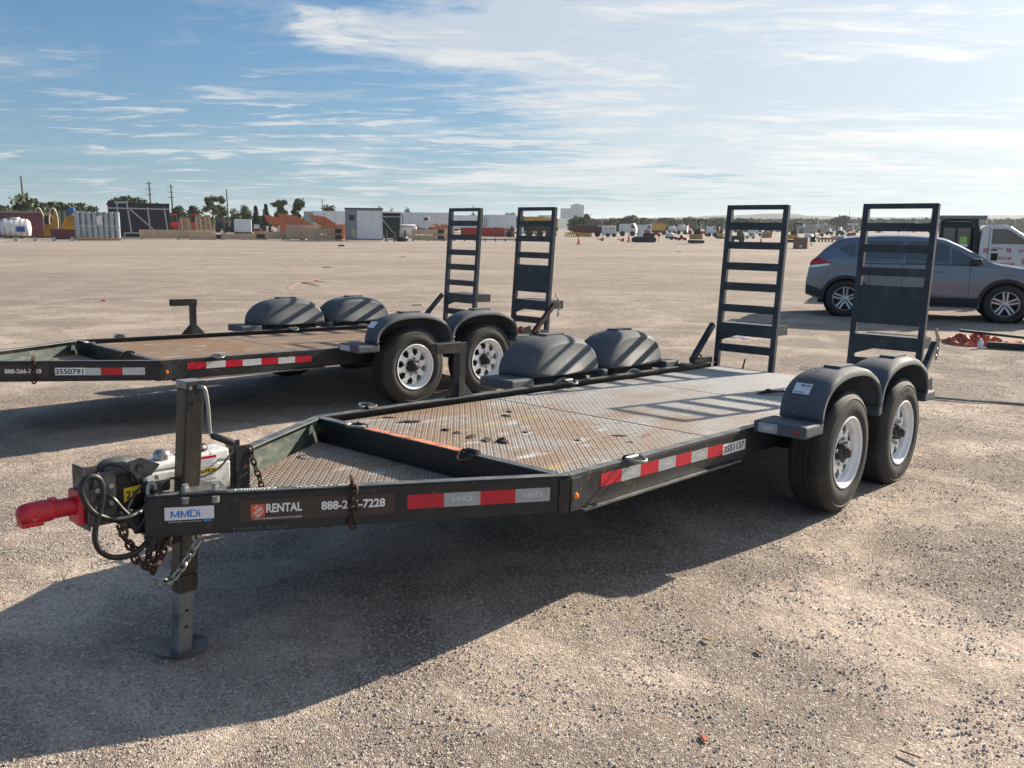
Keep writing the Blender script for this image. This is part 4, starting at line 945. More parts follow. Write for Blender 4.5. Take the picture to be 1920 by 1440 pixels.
def build_suv():
    r = empty('parked_crossover', (6.772, 18.14, 0), (0, 0, math.radians(-22.5)), 'slate grey compact crossover seen side-on behind the near trailer ramps', 'car')
    r.scale = (1.04, 1.02, 1.01)
    off = .90
    top = [(-.86, .60), (-.83, .98), (-.76, 1.10), (-.58, 1.30), (-.30, 1.545), (-.20, 1.575), (0, 1.60), (.5, 1.63), (.9, 1.635), (1.35, 1.61), (1.6, 1.555), (1.85, 1.43), (2.40, 1.115), (2.55, 1.075), (2.95, 1.02), (3.3, .93), (3.48, .80), (3.56, .62), (3.6, .55)]
    belt = [(-.86, .95), (-.5, 1.10), (0, 1.10), (.6, 1.075), (1.6, 1.04), (2.4, 1.02), (3.6, .8)]
    sill = [(-.86, .42), (-.6, .33), (-.4, .30), (.3, .27), (2.3, .25), (3.1, .27), (3.6, .32)]
    C = CarShape(top, belt, sill, [(-.10, .36), (2.64, .36)], .415, .90, -.86, 3.6)
    xs = sorted(set([round(x, 4) for x in lin(-.86, 3.6, 110)] + [round(w + .415 * math.cos(a), 4) for w in (-.10, 2.64) for a in lin(0, math.pi, 26)] + [-.30, -.25]))
    def fix(o): o.location.y = off; return o
    bd = C.body(xs).build('body', M['carpaint'], r, smooth=True); fix(bd)
    un = MB().box(-.62, 3.3, -.72, .72, .26, .80).build('underbody', M['seam'], r); fix(un)
    for sg in (-1, 1):
        def P(nm, xs_, lo, hi, m, o=.004, nz=6, lab=None):
            ob = C.side_patch(sg, xs_, lo, hi, o, nz).build(nm, m, r, smooth=True, label=lab); return fix(ob)
        roof = lambda x: smooth_interp(x, top)
        hi = lambda x: min(roof(x) - .085 * 1.0 - .0, C.section(x)[11][1] - .012 if False else roof(x) - .10)
        P('side_window', lin(.92, 1.66, 10), lambda x: 1.075, lambda x: max(1.09, min(hi(x), 1.50)), M['glass'])
        P('side_window', lin(1.70, 2.12, 8), lambda x: 1.075, lambda x: max(1.078, hi(x) - .02), M['glass'])
        P('side_window', lin(.06, .86, 10), lambda x: 1.105 + max(0, (.25 - x)) * .35, lambda x: min(hi(x), 1.50), M['glass'])
        P('side_window', lin(-.25, .02, 4), lambda x: 1.19 + (0 - x) * .45, lambda x: max(1.20 + (0 - x) * .45, hi(x) - .04 + x * .2), M['glass'])
        for x_, z0, z1 in ((.885, .33, 1.50), (2.02, .33, 1.05)): P('door_seam', [x_ - .004, x_ + .004], lambda x: z0, lambda x: z1, M['seam'], .003, 14)
        P('door_seam', [.30, .31], lambda x: .62, lambda x: 1.09, M['seam'], .003, 8)
        P('belt_trim', lin(.06, 2.12, 14), lambda x: 1.058, lambda x: 1.075, M['clad'], .006, 1)
        P('sill_cladding', lin(.33, 2.19, 16), lambda x: C.bottom(x), lambda x: .45, M['clad'], .014, 2)
        for w0, hz in ((-.10, .36), (2.64, .36)):
            b = MB(); pts = []
            for a in lin(-.10, math.pi + .10, 24):
                for rr in (.408, .47):
                    x, z = w0 + rr * math.cos(a), hz + rr * math.sin(a); x = min(max(x, -.84), 3.55)
                    pts.append((x, sg * (C.y_at(x, max(z, C.bottom(x) + .006)) + .016), z))
            fix(b.grid(pts, 25, 2).build('arch_cladding', M['clad'], r, smooth=True))
            alloy_wheel(r, (w0, off + sg * .79, .36), sg, .36)
            t = MB().lathe([(.405, -.14), (.405, .14), (.0, .14)] if False else [(.415, -.10), (.415, .10), (0, .10)], (w0, sg * .72, .36), 'y', 32).build('wheel_arch_liner', M['seam'], r); fix(t)
        P('bumper_cladding', lin(-.845, -.52, 6), lambda x: interp(x, sill), lambda x: .62 - (x + .84) * .35, M['clad'], .008, 3)
        P('tail_light', lin(-.80, -.36, 8), lambda x: 1.00 + (x + .8) * .14, lambda x: 1.035 + min(.12, (x + .82) * 1.2) * (1 if x < -.6 else max(.15, (-.33 - x) / .27)), M['redlens'], .012, 3)
        P('tail_light_lens', lin(-.80, -.42, 6), lambda x: .955 + (x + .8) * .16, lambda x: .998 + (x + .8) * .14, M['chrome'], .012, 1)
        b = MB(); b.box(2.02, 2.20, 0, .16, 1.08, 1.20); o = b.build('side_mirror', M['clad'], r, bevel=.035); o.location.y = off + (sg * .90 if sg > 0 else -.90 - .16) ; 
        for hx in (.45, 1.55):
            o = MB().box(hx - .09, hx + .09, min(sg * .0, sg * .025), max(sg * .0, sg * .025), .925, .955).build('door_handle', M['carpaint'], r, bevel=.008); o.location.y = off + sg * (C.y_at(hx, .94) - .002)
    # spoiler, rear and front glass, lights
    def top_patch(nm, xs_, wf, m, o_=.005):
        b = MB(); pts = []
        for x in xs_:
            Pn = C.section(x); tops = Pn[9:]; w = wf * tops[0][0]
            for k in range(9):
                y = -w + 2 * w * k / 8; ay = abs(y); z = tops[-1][1]
                for (a, b0), (c, d0) in zip(tops, tops[1:]):
                    if c <= ay <= a: z = b0 + (d0 - b0) * (a - ay) / max(1e-5, a - c)
                pts.append((x - (.004 if x < 0 else -.004), y, z + o_))
        return fix(b.grid(pts, len(xs_), 9).build(nm, m, r, smooth=True))
    top_patch('windshield', lin(1.72, 2.38, 10), .93, M['glass']); top_patch('rear_window', lin(-.60, -.34, 6), .86, M['glass'])
    fix(MB().box(-.46, -.20, -.60, .60, 1.555, 1.580).build('roof_spoiler', M['carpaint'], r, bevel=.011))
    fix(MB().box(-.872, -.85, -.26, .26, .60, .72).build('number_plate', M['label'], r, bevel=.003))
    for sg in (-1, 1): fix(MB().box(3.28, 3.50, min(sg * .45, sg * .78), max(sg * .45, sg * .78), .78, .88).build('headlight', M['chrome'], r, bevel=.03))
    fix(MB().box(3.575, 3.612, -.42, .42, .55, .78).build('grille', M['seam'], r, bevel=.01))
    fix(MB().cyl((-.17, -.15, 1.585), (-.24, -.15, 1.63), .008, 6).build('roof_antenna', M['seam'], r))
    return r
build_suv()

# ---------------------------------------------------------------- white service truck behind the crossover
M['tpaint'] = mat('white_truck_paint', (.66, .68, .70), .3, coat=.4)
M['tred'] = mat('red_truck_lettering', (.55, .05, .05), .5)
M['lime'] = mat('lime_cooler', (.35, .62, .12), .5)
def build_truck():
    g = ground(1826, 566); r = empty('service_truck', g, (0, 0, math.radians(-24)), 'white service truck with black headache rack and red door lettering behind the crossover', 'truck')
    w = 2.0
    body = [(0, .60), (0, 1.38), (.03, 1.80), (.12, 1.875), (.50, 1.885), (.66, 1.84), (1.34, 1.38), (1.44, 1.34), (2.15, 1.28), (2.50, 1.18), (2.56, .95), (2.58, .62), (2.22, .60), (2.16, .80), (1.98, .96), (1.72, .96), (1.54, .80), (1.48, .60)]
    b = MB().prism(body, 'y', 0, w); b.build('cab', M['tpaint'], r, bevel=.03)
    for y, s in ((-.004, -1), (w + .004, 1)):
        b = MB().prism([(.26, 1.42), (.26, 1.78), (.56, 1.78), (.68, 1.73), (1.12, 1.42)], 'y', *sorted((y, y - s * .003))); b.build('side_window', M['glass'], r)
        for pl in ([(.20, .68), (.212, .68), (.212, 1.80), (.20, 1.80)], [(1.20, .68), (1.212, .68), (1.212, 1.40), (1.20, 1.40)], [(.2, .68), (1.21, .68), (1.21, .69), (.2, .69)]):
            MB().prism(pl, 'y', *sorted((y, y - s * .003))).build('door_seam', M['seam'], r)
        MB().box(.26, .40, *sorted((y, y + s * .02)), 1.26, 1.29).build('door_handle', M['seam'], r, bevel=.005)
        MB().box(1.05, 1.22, *sorted((y + s * .10, y + s * .30)), 1.36, 1.62).build('side_mirror', M['seam'], r, bevel=.03)
        for x, c in ((1.85, .48), (-1.9, .48)): alloy_wheel(r, (x, (.10 if s < 0 else w - .10), .42), s, .42, 6, .55)
    b = MB().prism([(.68, 1.845), (.74, 1.83), (1.36, 1.395), (1.28, 1.41)], 'y', .12, w - .12); b.build('windshield', M['glass'], r)
    m = frame_mat((0, -.005, 0), (1, 0, 0), (0, 0, 1))
    for x0, x1, z0, z1 in ((.10, .20, 1.20, 1.32), (.30, .50, 1.30, 1.34), (.60, .70, 1.22, 1.33), (.86, 1.12, 1.23, 1.29), (.45, .72, 1.05, 1.12), (.95, 1.02, .95, 1.08), (.48, .80, .88, .97)):
        text('RB' if x1 - x0 < .15 else 'RITCHIE', m, x0, x1, z0, z1, M['tred'], r)
    MB().box(.27, .42, -.012, -.001, 1.02, 1.20).build('fuel_flap', M['seam'], r, bevel=.01)
    # rack and deck
    b = MB()
    for y in (.05, w - .05): b.bar((-.10, y, .9), (-.10, y, 2.02), .09, .09); b.bar((-.85, y, .9), (-.85, y, 2.0), .06, .06); b.bar((-.85, y, 1.98), (-.05, y, 2.02), .06, .06)
    b.bar((-.10, .05, 2.03), (-.10, w - .05, 2.03), .10, .10); b.bar((-.1, .05, 1.5), (-.1, w - .05, 1.5), .05, .05)
    b.build('headache_rack', M['clad'], r, bevel=.006)
    MB().cyl((-1.0, .0, 2.055), (.12, -.0, 2.055), .05, 12).build('awning_tube', M['galv'], r, smooth=True)
    b = MB().box(-2.9, -.14, 0, w, .62, .92); b.build('flat_bed', M['clad'], r, bevel=.01)
    MB().box(-2.3, -1.4, .1, w - .1, .922, 1.50).build('tool_bin', M['red'], r, bevel=.02)
    MB().box(-1.32, -.92, .2, w - .2, .922, 1.50).build('white_tank', M['tpaint'], r, bevel=.05)
    MB().box(-.46, -.28, -.06, .045, 1.42, 1.60).build('lime_drum', M['lime'], r, bevel=.05)
    MB().box(-.50, -.26, -.08, .055, 1.33, 1.418).build('white_pail', M['label'], r, bevel=.03)
    MB().box(-1.35, -.92, .02, w - .02, .922, 1.30).build('utility_box', M['clad'], r, bevel=.03)
    MB().box(-.90, -.16, .06, w - .06, .922, 1.96).build('crew_box', M['clad'], r, bevel=.04)
    for xx in (-.84, -.50): MB().box(xx, xx + .28, .05, .058, 1.36, 1.80).build('crew_box_window', M['glass'], r)
    MB().box(-.13, -.02, .06, w - .06, .922, 1.86).build('cab_guard', M['clad'], r, bevel=.02)
build_truck()

# ---------------------------------------------------------------- litter, netting and loose bits on the yard
M['net'] = mat('orange_netting', (.62, .13, .05), .7, 0, (.30, .08, .05), 18, .45, .6)
M['wood'] = mat('weathered_wood', (.34, .21, .13), .8, 0, (.22, .14, .09), 20)
M['straw'] = mat('dry_stalk', (.35, .30, .20), .9)
def crumple(name, x0, x1, y0, y1, hgt, seed, material, label, cat):
    rnd = random.Random(seed); nx, ny = 26, 12; b = MB(); pts = []
    for i in range(nx):
        for j in range(ny):
            u, v = i / (nx - 1), j / (ny - 1); e = math.sin(math.pi * u) ** .5 * math.sin(math.pi * v) ** .5
            pts.append((x0 + (x1 - x0) * u + rnd.uniform(-.03, .03), y0 + (y1 - y0) * v + rnd.uniform(-.03, .03), .004 + hgt * e * rnd.uniform(.1, 1.)))
    b.grid(pts, nx, ny); o = b.build(name, material, solid=.004); return tag(o, label, cat)
crumple('netting_heap', 6.75, 7.65, 13.55, 14.35, .17, 2, M['net'], 'crumpled orange safety netting heap, left end, in front of the car', 'netting')
crumple('netting_heap', 7.5, 9.9, 13.35, 14.2, .09, 5, M['net'], 'flatter spread of orange netting running out of the photo at right', 'netting')
def loose_bar(name, p, q, w, h, material, label, cat, group=None):
    return tag(MB().bar(p, q, w, h).build(name, material, bevel=min(w, h) * .2), label, cat, group)
loose_bar('plastic_rail', (7.0, 14.1, .19), (8.2, 13.7, .09), .10, .04, M['clad'], 'dark rail lying on top of the orange netting heap', 'rail')
loose_bar('plastic_rail', (7.1, 13.45, .05), (8.15, 12.95, .05), .10, .09, M['clad'], 'dark rail on the ground in front of the orange netting', 'rail')
o = MB().lathe([(0, 0), (.035, 0), (.037, .01), (.037, .10), (.018, .13), (.018, .15), (0, .15)], (6.98, 13.38, 0), 'z', 14).build('water_bottle', M['label'], smooth=True); tag(o, 'small white bottle standing beside the orange netting', 'bottle')
ca = [ground(1742, 747), ground(1780, 751), ground(1830, 755), ground(1880, 758), ground(1960, 764)]
o = MB().tube([p + Vector((0, .02 * (i % 2), .014)) for i, p in enumerate(ca)], .012, 7).build('ground_cable', M['galv'], smooth=True); tag(o, 'grey cable lying on the gravel right of the rear wheel', 'cable')
def chip(x, y, L, w, ang, material, label, name='wood_chip', cat='wood chip', h=.006):
    p = ground(x, y); d = Vector((math.cos(ang), math.sin(ang), 0)) * L / 2
    return loose_bar(name, p - d + Vector((0, 0, h / 2 + .008)), p + d + Vector((0, 0, h / 2 + .012)), w, h, material, label, cat)
chip(1325, 1203, .040, .018, -.9, M['wood'], 'short wide wood chip left of the two on sunlit gravel')
chip(1423, 1226, .042, .014, -1.3, M['wood'], 'narrow wood chip right of the two on sunlit gravel')
chip(1320, 1390, .035, .014, 1.8, M['net'], 'reddish chip near the bottom middle of the gravel')
chip(1706, 1420, .070, .007, -.8, M['wood'], 'thin brown twig at the bottom right of the gravel', 'twig', 'twig')
chip(1185, 470, .9, .12, .1, M['wood'], 'long wooden scrap far out on the open yard', 'wood_scrap', 'scrap')
chip(640, 462, .5, .25, .1, M['clad'], 'dark lump on the yard before the wrapped portable building', 'dark_scrap', 'scrap', .12)
for i, (x, y, L, w, a, mt_, lb, nm, ct) in enumerate([
        (194, 565, .10, .07, .3, 'tred', 'tiny red scrap beyond the farther trailer', 'red_scrap', 'scrap'),
        (545, 489, .30, .20, .2, 'label', 'white paper scrap far out left of the farther trailer ramps', 'paper_scrap', 'litter'),
        (570, 489, .20, .14, .9, 'label', 'smaller white paper scrap right beside the larger one', 'paper_scrap', 'litter'),
        (782, 573, .22, .06, .1, 'straw', 'pale straw scrap on the yard right of the far fenders', 'straw_scrap', 'litter'),
        (1160, 471, .16, .12, .2, 'label', 'white scrap between the track machine and the trailer ramps', 'paper_scrap', 'litter'),
        (1273, 472, .30, .08, .1, 'clad', 'dark scrap beside the white one near the excavator', 'dark_scrap', 'scrap'),
        (612, 502, .35, .10, .4, 'clad', 'dark flat scrap on the yard behind the fenders', 'dark_scrap', 'scrap'),
        (755, 482, .35, .16, .6, 'wood', 'brown lump on the dark tracks before the small tank', 'wood_scrap', 'scrap'),
        (1380, 634, .30, .035, .1, 'label', 'white strip on the ground seen through the left near ramp', 'plastic_strip', 'litter'),
        (1398, 636, .12, .05, .5, 'label', 'short white strip next to the longer one behind the ramp', 'plastic_strip', 'litter')]):
    chip(x, y, L, w, a, M[mt_], lb, nm, ct, .02)
rnd = random.Random(8)
def twig(pts, label, r=.012):
    b = MB()
    for path in pts: b.tube([ground(*p) + Vector((0, 0, .02)) for p in path], [r] * (len(path) - 1) + [r * .3], 5)
    return tag(b.build('fallen_branch', M['straw'] if r < .004 else M['wood'], smooth=True), label, 'branch')
twig([[(540, 541), (565, 530), (590, 527), (608, 530)], [(565, 530), (585, 534), (600, 538)], [(575, 529), (598, 524)]], 'thin forked dark branch lying on the yard beyond the far fenders', .014)
twig([[(538, 503), (555, 500), (577, 498)]], 'single dark stick on the yard beyond the forked branch', .014)
# dry weed standing in the trailer's shadow
g = ground(119, 1088); b = MB()
for dx, dy, h in ((-.030, .02, .075), (.05, .03, .08), (-.012, .01, .055), (.03, -.01, .04)): b.tube([g, g + Vector((dx * .5, dy * .5, h * .7)), g + Vector((dx, dy, h))], [.0018, .0014, .0006], 5)
tag(b.build('dry_weed', M['straw']), 'dry bent weed stalks at the shadow edge left of the jack', 'weed')

# ---------------------------------------------------------------- far side of the yard
def face(x0, x1, yt, yb, name, label, cat, group=None, yaw=0.):
    """root of a distant thing that covers x0..x1, yt..yb of the photograph and stands on the yard; returns width and height in metres"""
    P = ground((x0 + x1) / 2, yb); s = P.y * math.cos(PITCH) / FOC if False else (P - Vector((0, 0, H_CAM))).dot(fwd) / FOC
    o = empty(name, P, (0, 0, -math.atan2(P.x, P.y) + yaw), label, cat, group)
    return o, (x1 - x0) * s, (yb - yt) * s, s
C_ = {}
def cm(name, col, rough=.6, metal=0, col2=None, sc=1.5):
    if name not in C_: C_[name] = mat(name, col, rough, metal, col2, sc)
    return C_[name]
navy = cm('navy_corrugated_steel', (.012, .018, .035), .5); maroon = cm('maroon_steel', (.13, .035, .045), .6, 0, (.09, .03, .04))
cwhite = cm('white_trailer_skin', (.66, .70, .74), .5, 0, (.56, .60, .64)); cgrey = cm('wrapped_grey_film', (.60, .65, .71), .35, 0, (.48, .53, .59), 3)
pine = cm('new_crate_timber', (.56, .43, .31), .8, 0, (.44, .33, .23), 2.5); ply = cm('orange_plywood', (.50, .25, .12), .8)
ctred = cm('faded_red_steel', (.42, .05, .035), .6, 0, (.30, .05, .04)); cyel = cm('machine_yellow', (.55, .32, .04), .5, 0, (.35, .21, .05)); corg = cm('lift_orange', (.58, .17, .05), .5)
crust = cm('rust_orange_trusses', (.42, .16, .075), .8, 0, (.28, .11, .06), 3); cdark = cm('dark_machine_grey', (.03, .033, .037), .6); cst = cm('galvanised_frame_steel', (.36, .39, .41), .5, .4)
cgreen = cm('dull_green_steel', (.07, .11, .07), .7); csilver = cm('silver_wrap_rolls', (.38, .42, .45), .35, .3, (.22, .25, .28), 4); cred = cm('bright_red_paint', (.60, .04, .03), .45)
cblue = cm('blue_tarp', (.03, .10, .32), .6); ctan = cm('tan_steel_attachments', (.34, .22, .12), .7); cwhite2 = cm('clean_white_plastic', (.68, .69, .68), .4); clime = cm('faded_yellow_green', (.40, .40, .10), .6)

# crates: planked boxes with battens
def crate(x0, x1, yt, yb, label, layers=1, end=True, m=None, yaw=.0):
    o, w, h, s = face(x0, x1, yt, yb, 'timber_crate', label, 'crate', 'timber crates along the far side of the yard', yaw)
    m = m or pine; D = max(1.2, w * .22); hp = h * .90
    MB().box(-w / 2 + .04, w / 2 - .04, .04, D - .04, h * .10, h - .02).build('inner_box', m, o)
    n = max(2, int(round(h / .28)))
    for k in range(n):
        z0 = h * .10 + (h * .9) * k / n; MB().box(-w / 2, w / 2, .0, .038, z0 + .012, z0 + h * .9 / n - .012).build('plank', m, o)
    for k in range(3): MB().box(-w / 2 + w * k / 3.02, -w / 2 + w * k / 3.02 + .14, -.03, -.002, h * .10, h).build('batten', m, o)
    for k in range(3): MB().box(-w / 2 + (w - .3) * k / 2, -w / 2 + (w - .3) * k / 2 + .3, 0, D, 0, h * .095).build('skid', m, o)
    if end: MB().box(w / 2 - w * .20, w / 2 - .03, -.034, -.003, h * .25, h * .92).build('dark_label_panel', cdark, o)
    return o
crate(267, 402, 431, 449, 'long pale crate in front of the navy container, leftmost crate', end=False)
crate(357, 417, 439, 449.5, 'low crate overlapping the right end of the leftmost long crate')
crate(404, 475, 421, 435.5, 'crate set back and raised behind the low crates, with dark label', yaw=.02)
crate(417, 496, 438, 449.8, 'low wide crate with dark end label, second low crate from the left')
crate(477, 500, 433, 449, 'small orange-brown crate peeking between two low crates', m=ply, end=False)
crate(496, 567, 435, 450, 'low crate with dark end label left of the tall flat-topped crate')
crate(538, 601, 422, 450.5, 'tall flat-topped crate in front of the rust trusses', end=False)
crate(577, 641, 440, 451.2, 'bottom crate of the double stack beside the wrapped building')
o = crate(577, 641, 429, 451.2, 'x'); 
for c in list(o.children): bpy.data.objects.remove(c)
loc0 = o.location.copy(); bpy.data.objects.remove(o)
s0 = (loc0 - Vector((0, 0, H_CAM))).dot(fwd) / FOC
o = crate(577, 641, 440, 451.2, 'top crate of the double stack beside the wrapped building'); o.location.z = 11.3 * s0
crate(629, 652, 421, 451, 'tall plywood crate squeezed against the wrapped portable building', m=ply, end=False)
crate(772, 833, 441, 451.5, 'bottom crate of the stack right of the wrapped building')
o = crate(772, 833, 441, 451.5, 'top crate of the stack right of the wrapped building'); o.location.z = 11.6 * s0
crate(833, 852, 429, 451, 'narrow crate end behind the left ramp of the farther trailer', end=False)
crate(748, 773, 430, 446, 'dark-topped small crate behind the pump gear', end=False)

# portable building wrapped in film
o, w, h, s = face(650, 718, 391, 452.5, 'portable_building', 'grey portable building with white film wrapped over its roll door', 'building', None, .05)
MB().box(-w / 2, w / 2, 0, 2.8, .12, h - .12).build('wall', cm('grey_wall_panel', (.20, .22, .27), .6), o)
MB().box(-w / 2 - .08, w / 2 + .08, -.08, 2.88, h - .118, h).build('roof', cdark, o)
MB().box(-w / 2 + w * .30, w / 2 - .06, -.06, -.002, .28, h * .92).build('film_wrapped_door', cgrey, o, bevel=.02)
MB().box(-w / 2 + .35, -w / 2 + .95, -.03, -.002, h * .62, h * .78).build('vent_grille', cdark, o)
MB().box(-w / 2 + .6, -w / 2 + 1.3, -.03, -.002, .4, 1.3).build('notice_board', cm('tan_notice', (.38, .34, .28)), o)
MB().bar((-w / 2 + w * .36, -.08, h * .50), (w / 2 - .1, -.08, h * .33), .03, .08).build('strap', cwhite2, o)
for xx in (-w / 2 + w * .295, w / 2 - .04): MB().box(xx - .04, xx + .04, -.09, -.062, .12, h * .94).build('door_post', cst, o)

# navy container with corrugations, and the pipe frame in front
o, w, h, s = face(210, 318, 383, 447, 'steel_container', 'navy blue corrugated container standing behind the pipe frame', 'container')
MB().box(-w / 2 + .05, w / 2 - .05, .06, 3, 0, h - .05).build('wall', navy, o)
for k in range(22): xx = -w / 2 + .1 + k * (w - .2) / 21; MB().box(xx - .06, xx + .06, 0, .058, .1, h - .3).build('corrugation', navy, o)
MB().box(-w / 2, w / 2, -.02, 3.05, h - .048, h + .06).build('roof_rail', navy, o)
o, w, h, s = face(218, 342, 382, 449.5, 'pipe_frame', 'pale galvanised pipe frame leaning before the navy container', 'frame')
def fx(px): return (px - 280) * s
def fz(py): return (449.5 - py) * s
b_ = lambda p, q, t=.13, nm='pipe': MB().bar((fx(p[0]), -.3, fz(p[1])), (fx(q[0]), -.3, fz(q[1])), t, t).build(nm, cst, o)
b_((228, 383), (230, 449)); b_((245, 382), (250, 437)); b_((280, 390), (283, 432)); b_((309, 390), (313, 431)); b_((212, 392), (318, 393)); b_((250, 394), (290, 432)); b_((224, 382), (246, 381), .2); b_((238, 437), (266, 437)); b_((238, 437), (238, 449)); b_((226, 445), (268, 446))

# silver rolls on a pallet
o, w, h, s = face(146, 224, 398, 451, 'wrapped_roll_stack', 'row of tall silver wrapped rolls on a pallet left of the navy container', 'roll stack')
for k in range(8):
    r_ = w / 16; MB().lathe([(0, h), (r_ * .96, h), (r_ * .985, h - .1), (r_ * .985, .25), (0, .25)], (-w / 2 + r_ * (2 * k + 1), r_, 0), 'z', 18).build('roll', csilver, o, smooth=True)
MB().box(-w / 2, w / 2, 0, 1.3, .0, .2).build('pallet', ply, o); MB().box(-w * .02, w * .11, -.03, -.005, h * .55, h * .85).build('paper_label', cwhite2, o)
MB().bar((-w / 2, -.04, h * .52), (w / 2, -.04, h * .50), .02, .05).build('strap', cwhite2, o)

# left cluster
o, w, h, s = face(-60, 74, 396, 447, 'maroon_container', 'long maroon container behind the white tank at the left edge', 'container')
MB().box(-w / 2, w / 2, 0, 2.6, .1, h - .2).build('wall', maroon, o); MB().box(-w / 2, w / 2, -.06, 2.66, h - .198, h).build('top_rail', cm('grey_rail', (.2, .2, .22)), o)
o, w, h, s = face(4, 58, 410, 448, 'white_tank', 'white horizontal tank on a steel skid at the left edge', 'tank')
r_ = h * .47; MB().lathe([(0, -w / 2), (r_ * .7, -w / 2 + .1), (r_ * .95, -w / 2 + .35), (r_, -w / 2 + .6), (r_, w / 2 - .6), (r_ * .95, w / 2 - .35), (r_ * .7, w / 2 - .1), (0, w / 2)], (0, r_, r_ + .1), 'x', 30).build('shell', cwhite2, o, smooth=True)
for k in range(-2, 3): MB().lathe([(r_ + .02, k * w * .17 - .04), (r_ + .04, k * w * .17), (r_ + .02, k * w * .17 + .04)], (0, r_, r_ + .1), 'x', 30).build('band', csilver, o)
MB().lathe([(0, .2), (.5, .2), (.5, 0)], (0, r_, 2 * r_ + .05), 'z', 16).build('manhole', cwhite2, o); MB().box(w * .02, w * .28, -.05, -.01, h * .35, h * .6).build('label_plate', cblue, o)
o, w, h, s = face(0, 132, 443, 452.5, 'steel_skid', 'long low dark steel skid under the tank at the left edge', 'skid')
MB().box(-w / 2, w / 2, 0, .12, h * .8, h).build('beam', cdark, o); MB().box(-w / 2, w / 2, 1.1, 1.22, h * .8, h).build('beam', cdark, o)
for k in range(5): MB().box(-w / 2 + k * (w - .3) / 4, -w / 2 + k * (w - .3) / 4 + .3, 0, 1.2, 0, h * .79).build('leg', cst, o)
o, w, h, s = face(59, 85, 411, 445, 'pump_unit', 'red pump unit between the white tank and the yellow reel', 'pump')
MB().box(-w / 2, w / 2, 0, 1.6, .1, h * .62).build('housing', maroon, o, bevel=.1); MB().box(-w * .4, w * .5, .2, 1.4, h * .62, h * .95).build('engine', cm('dirty_red', (.35, .12, .10), .6), o, bevel=.15); MB().cyl((w * .2, -.05, h * .45), (w * .2, -.3, h * .45), .3, 14).build('fan_guard', cwhite2, o)
o, w, h, s = face(70, 112, 390, 446, 'hose_reel', 'big yellow hose reel with pale curved guards near the left edge', 'reel')
MB().lathe([(0, -.5), (h * .20, -.5), (h * .30, -.42), (h * .30, .42), (h * .20, .5), (0, .5)], (0, .8, h * .52), 'y', 24).build('drum', cyel, o, smooth=True)
MB().lathe([(0, -.06), (h * .14, -.06), (h * .14, .06), (0, .06)], (0, .25, h * .60), 'y', 20).build('hub_plate', cdark, o)
for dx in (-.32, .25):
    MB().tube([(w * dx + .35 * w * math.cos(a) * .5, .1, h * .55 + h * .43 * math.sin(a)) for a in lin(-.6, math.pi + .4, 16)], .09, 6).build('curved_guard', cm('pale_guard', (.5, .44, .32)), o)
MB().box(-w / 2, w / 2, 0, 1.5, 0, h * .25).build('base_frame', cyel, o)
o, w, h, s = face(100, 146, 430, 449, 'maroon_bin', 'low maroon scrap bin between the reel and the silver rolls', 'bin')
MB().prism([(-w / 2, 0), (w / 2, 0), (w / 2 + .1, h), (-w / 2 - .1, h)], 'y', 0, 1.8).build('shell', maroon, o)
o, w, h, s = face(120, 147, 401, 446, 'yellow_rake', 'slatted yellow loader rake standing beside the silver rolls', 'rake')
for k in range(6): MB().bar((-w / 2 + k * w / 7, .4, h * .45), (-w / 2 + (k + 2.0) * w / 7, .2, h * (.98 - .05 * abs(k - 3))), .14, .2).build('tine', cyel, o)
MB().box(-w / 2, w / 2, .3, .7, h * .35, h * .50).build('beam', cyel, o); MB().box(-w * .3, w * .3, .4, .8, 0, h * .36).build('stand', cdark, o)
o, w, h, s = face(88, 147, 394, 444, 'green_container', 'dull green container behind the reel and rolls', 'container')
MB().box(-w / 2, w / 2, 3, 5, 0, h).build('wall', cgreen, o)
for k in range(7): MB().box(-w / 2 + k * w / 7, -w / 2 + k * w / 7 + .25, 2.9, 2.998, .2, h - .1).build('rib', cm('pale_rib', (.22, .27, .20)), o)
o, w, h, s = face(130, 145, 388, 446, 'blue_tarp_load', 'blue tarped load showing above the green container', 'load'); MB().box(-w / 2, w / 2, 5.2, 7, 0, h).build('cover', cblue, o, bevel=.3)

# machines between the navy container and the crates
def boom_machine(x0, x1, yt, yb, label, col, name='loader', cat='loader', flip=1, arm=True):
    o, w, h, s = face(x0, x1, yt, yb, name, label, cat, None, .1)
    MB().box(-w * .38, w * .30, .2, 2.0, h * .28, h * .62).build('body', col, o, bevel=.12)
    MB().box(-w * .20, w * .10, .4, 1.8, h * .62, h * .95).build('cab', cdark, o, bevel=.08)
    MB().box(-w * .22, w * .12, .35, 1.85, h * .951, h * 1.0).build('cab_roof', col, o, bevel=.03)
    if arm: MB().bar((flip * -w * .2, .3, h * .60), (flip * w * .46, .3, h * .34), .3, h * .11).build('lift_arm', col, o)
    if arm: MB().prism([(flip * w * .40, .1), (flip * w * .54, .1), (flip * w * .46, h * .42)], 'y', .0, 2.0).build('bucket', cdark, o)
    for xx in (-w * .28, w * .22):
        for yy in (.1, 1.9): MB().lathe([(0, -.2), (h * .20, -.2), (h * .20, .2), (0, .2)], (xx, yy, h * .20), 'y', 18).build('wheel', cdark, o)
    return o
boom_machine(317, 345, 402, 442, 'red loader right of the navy container', cred)
boom_machine(352, 384, 402, 442, 'second red loader behind the tan steel brackets', cred, flip=-1)
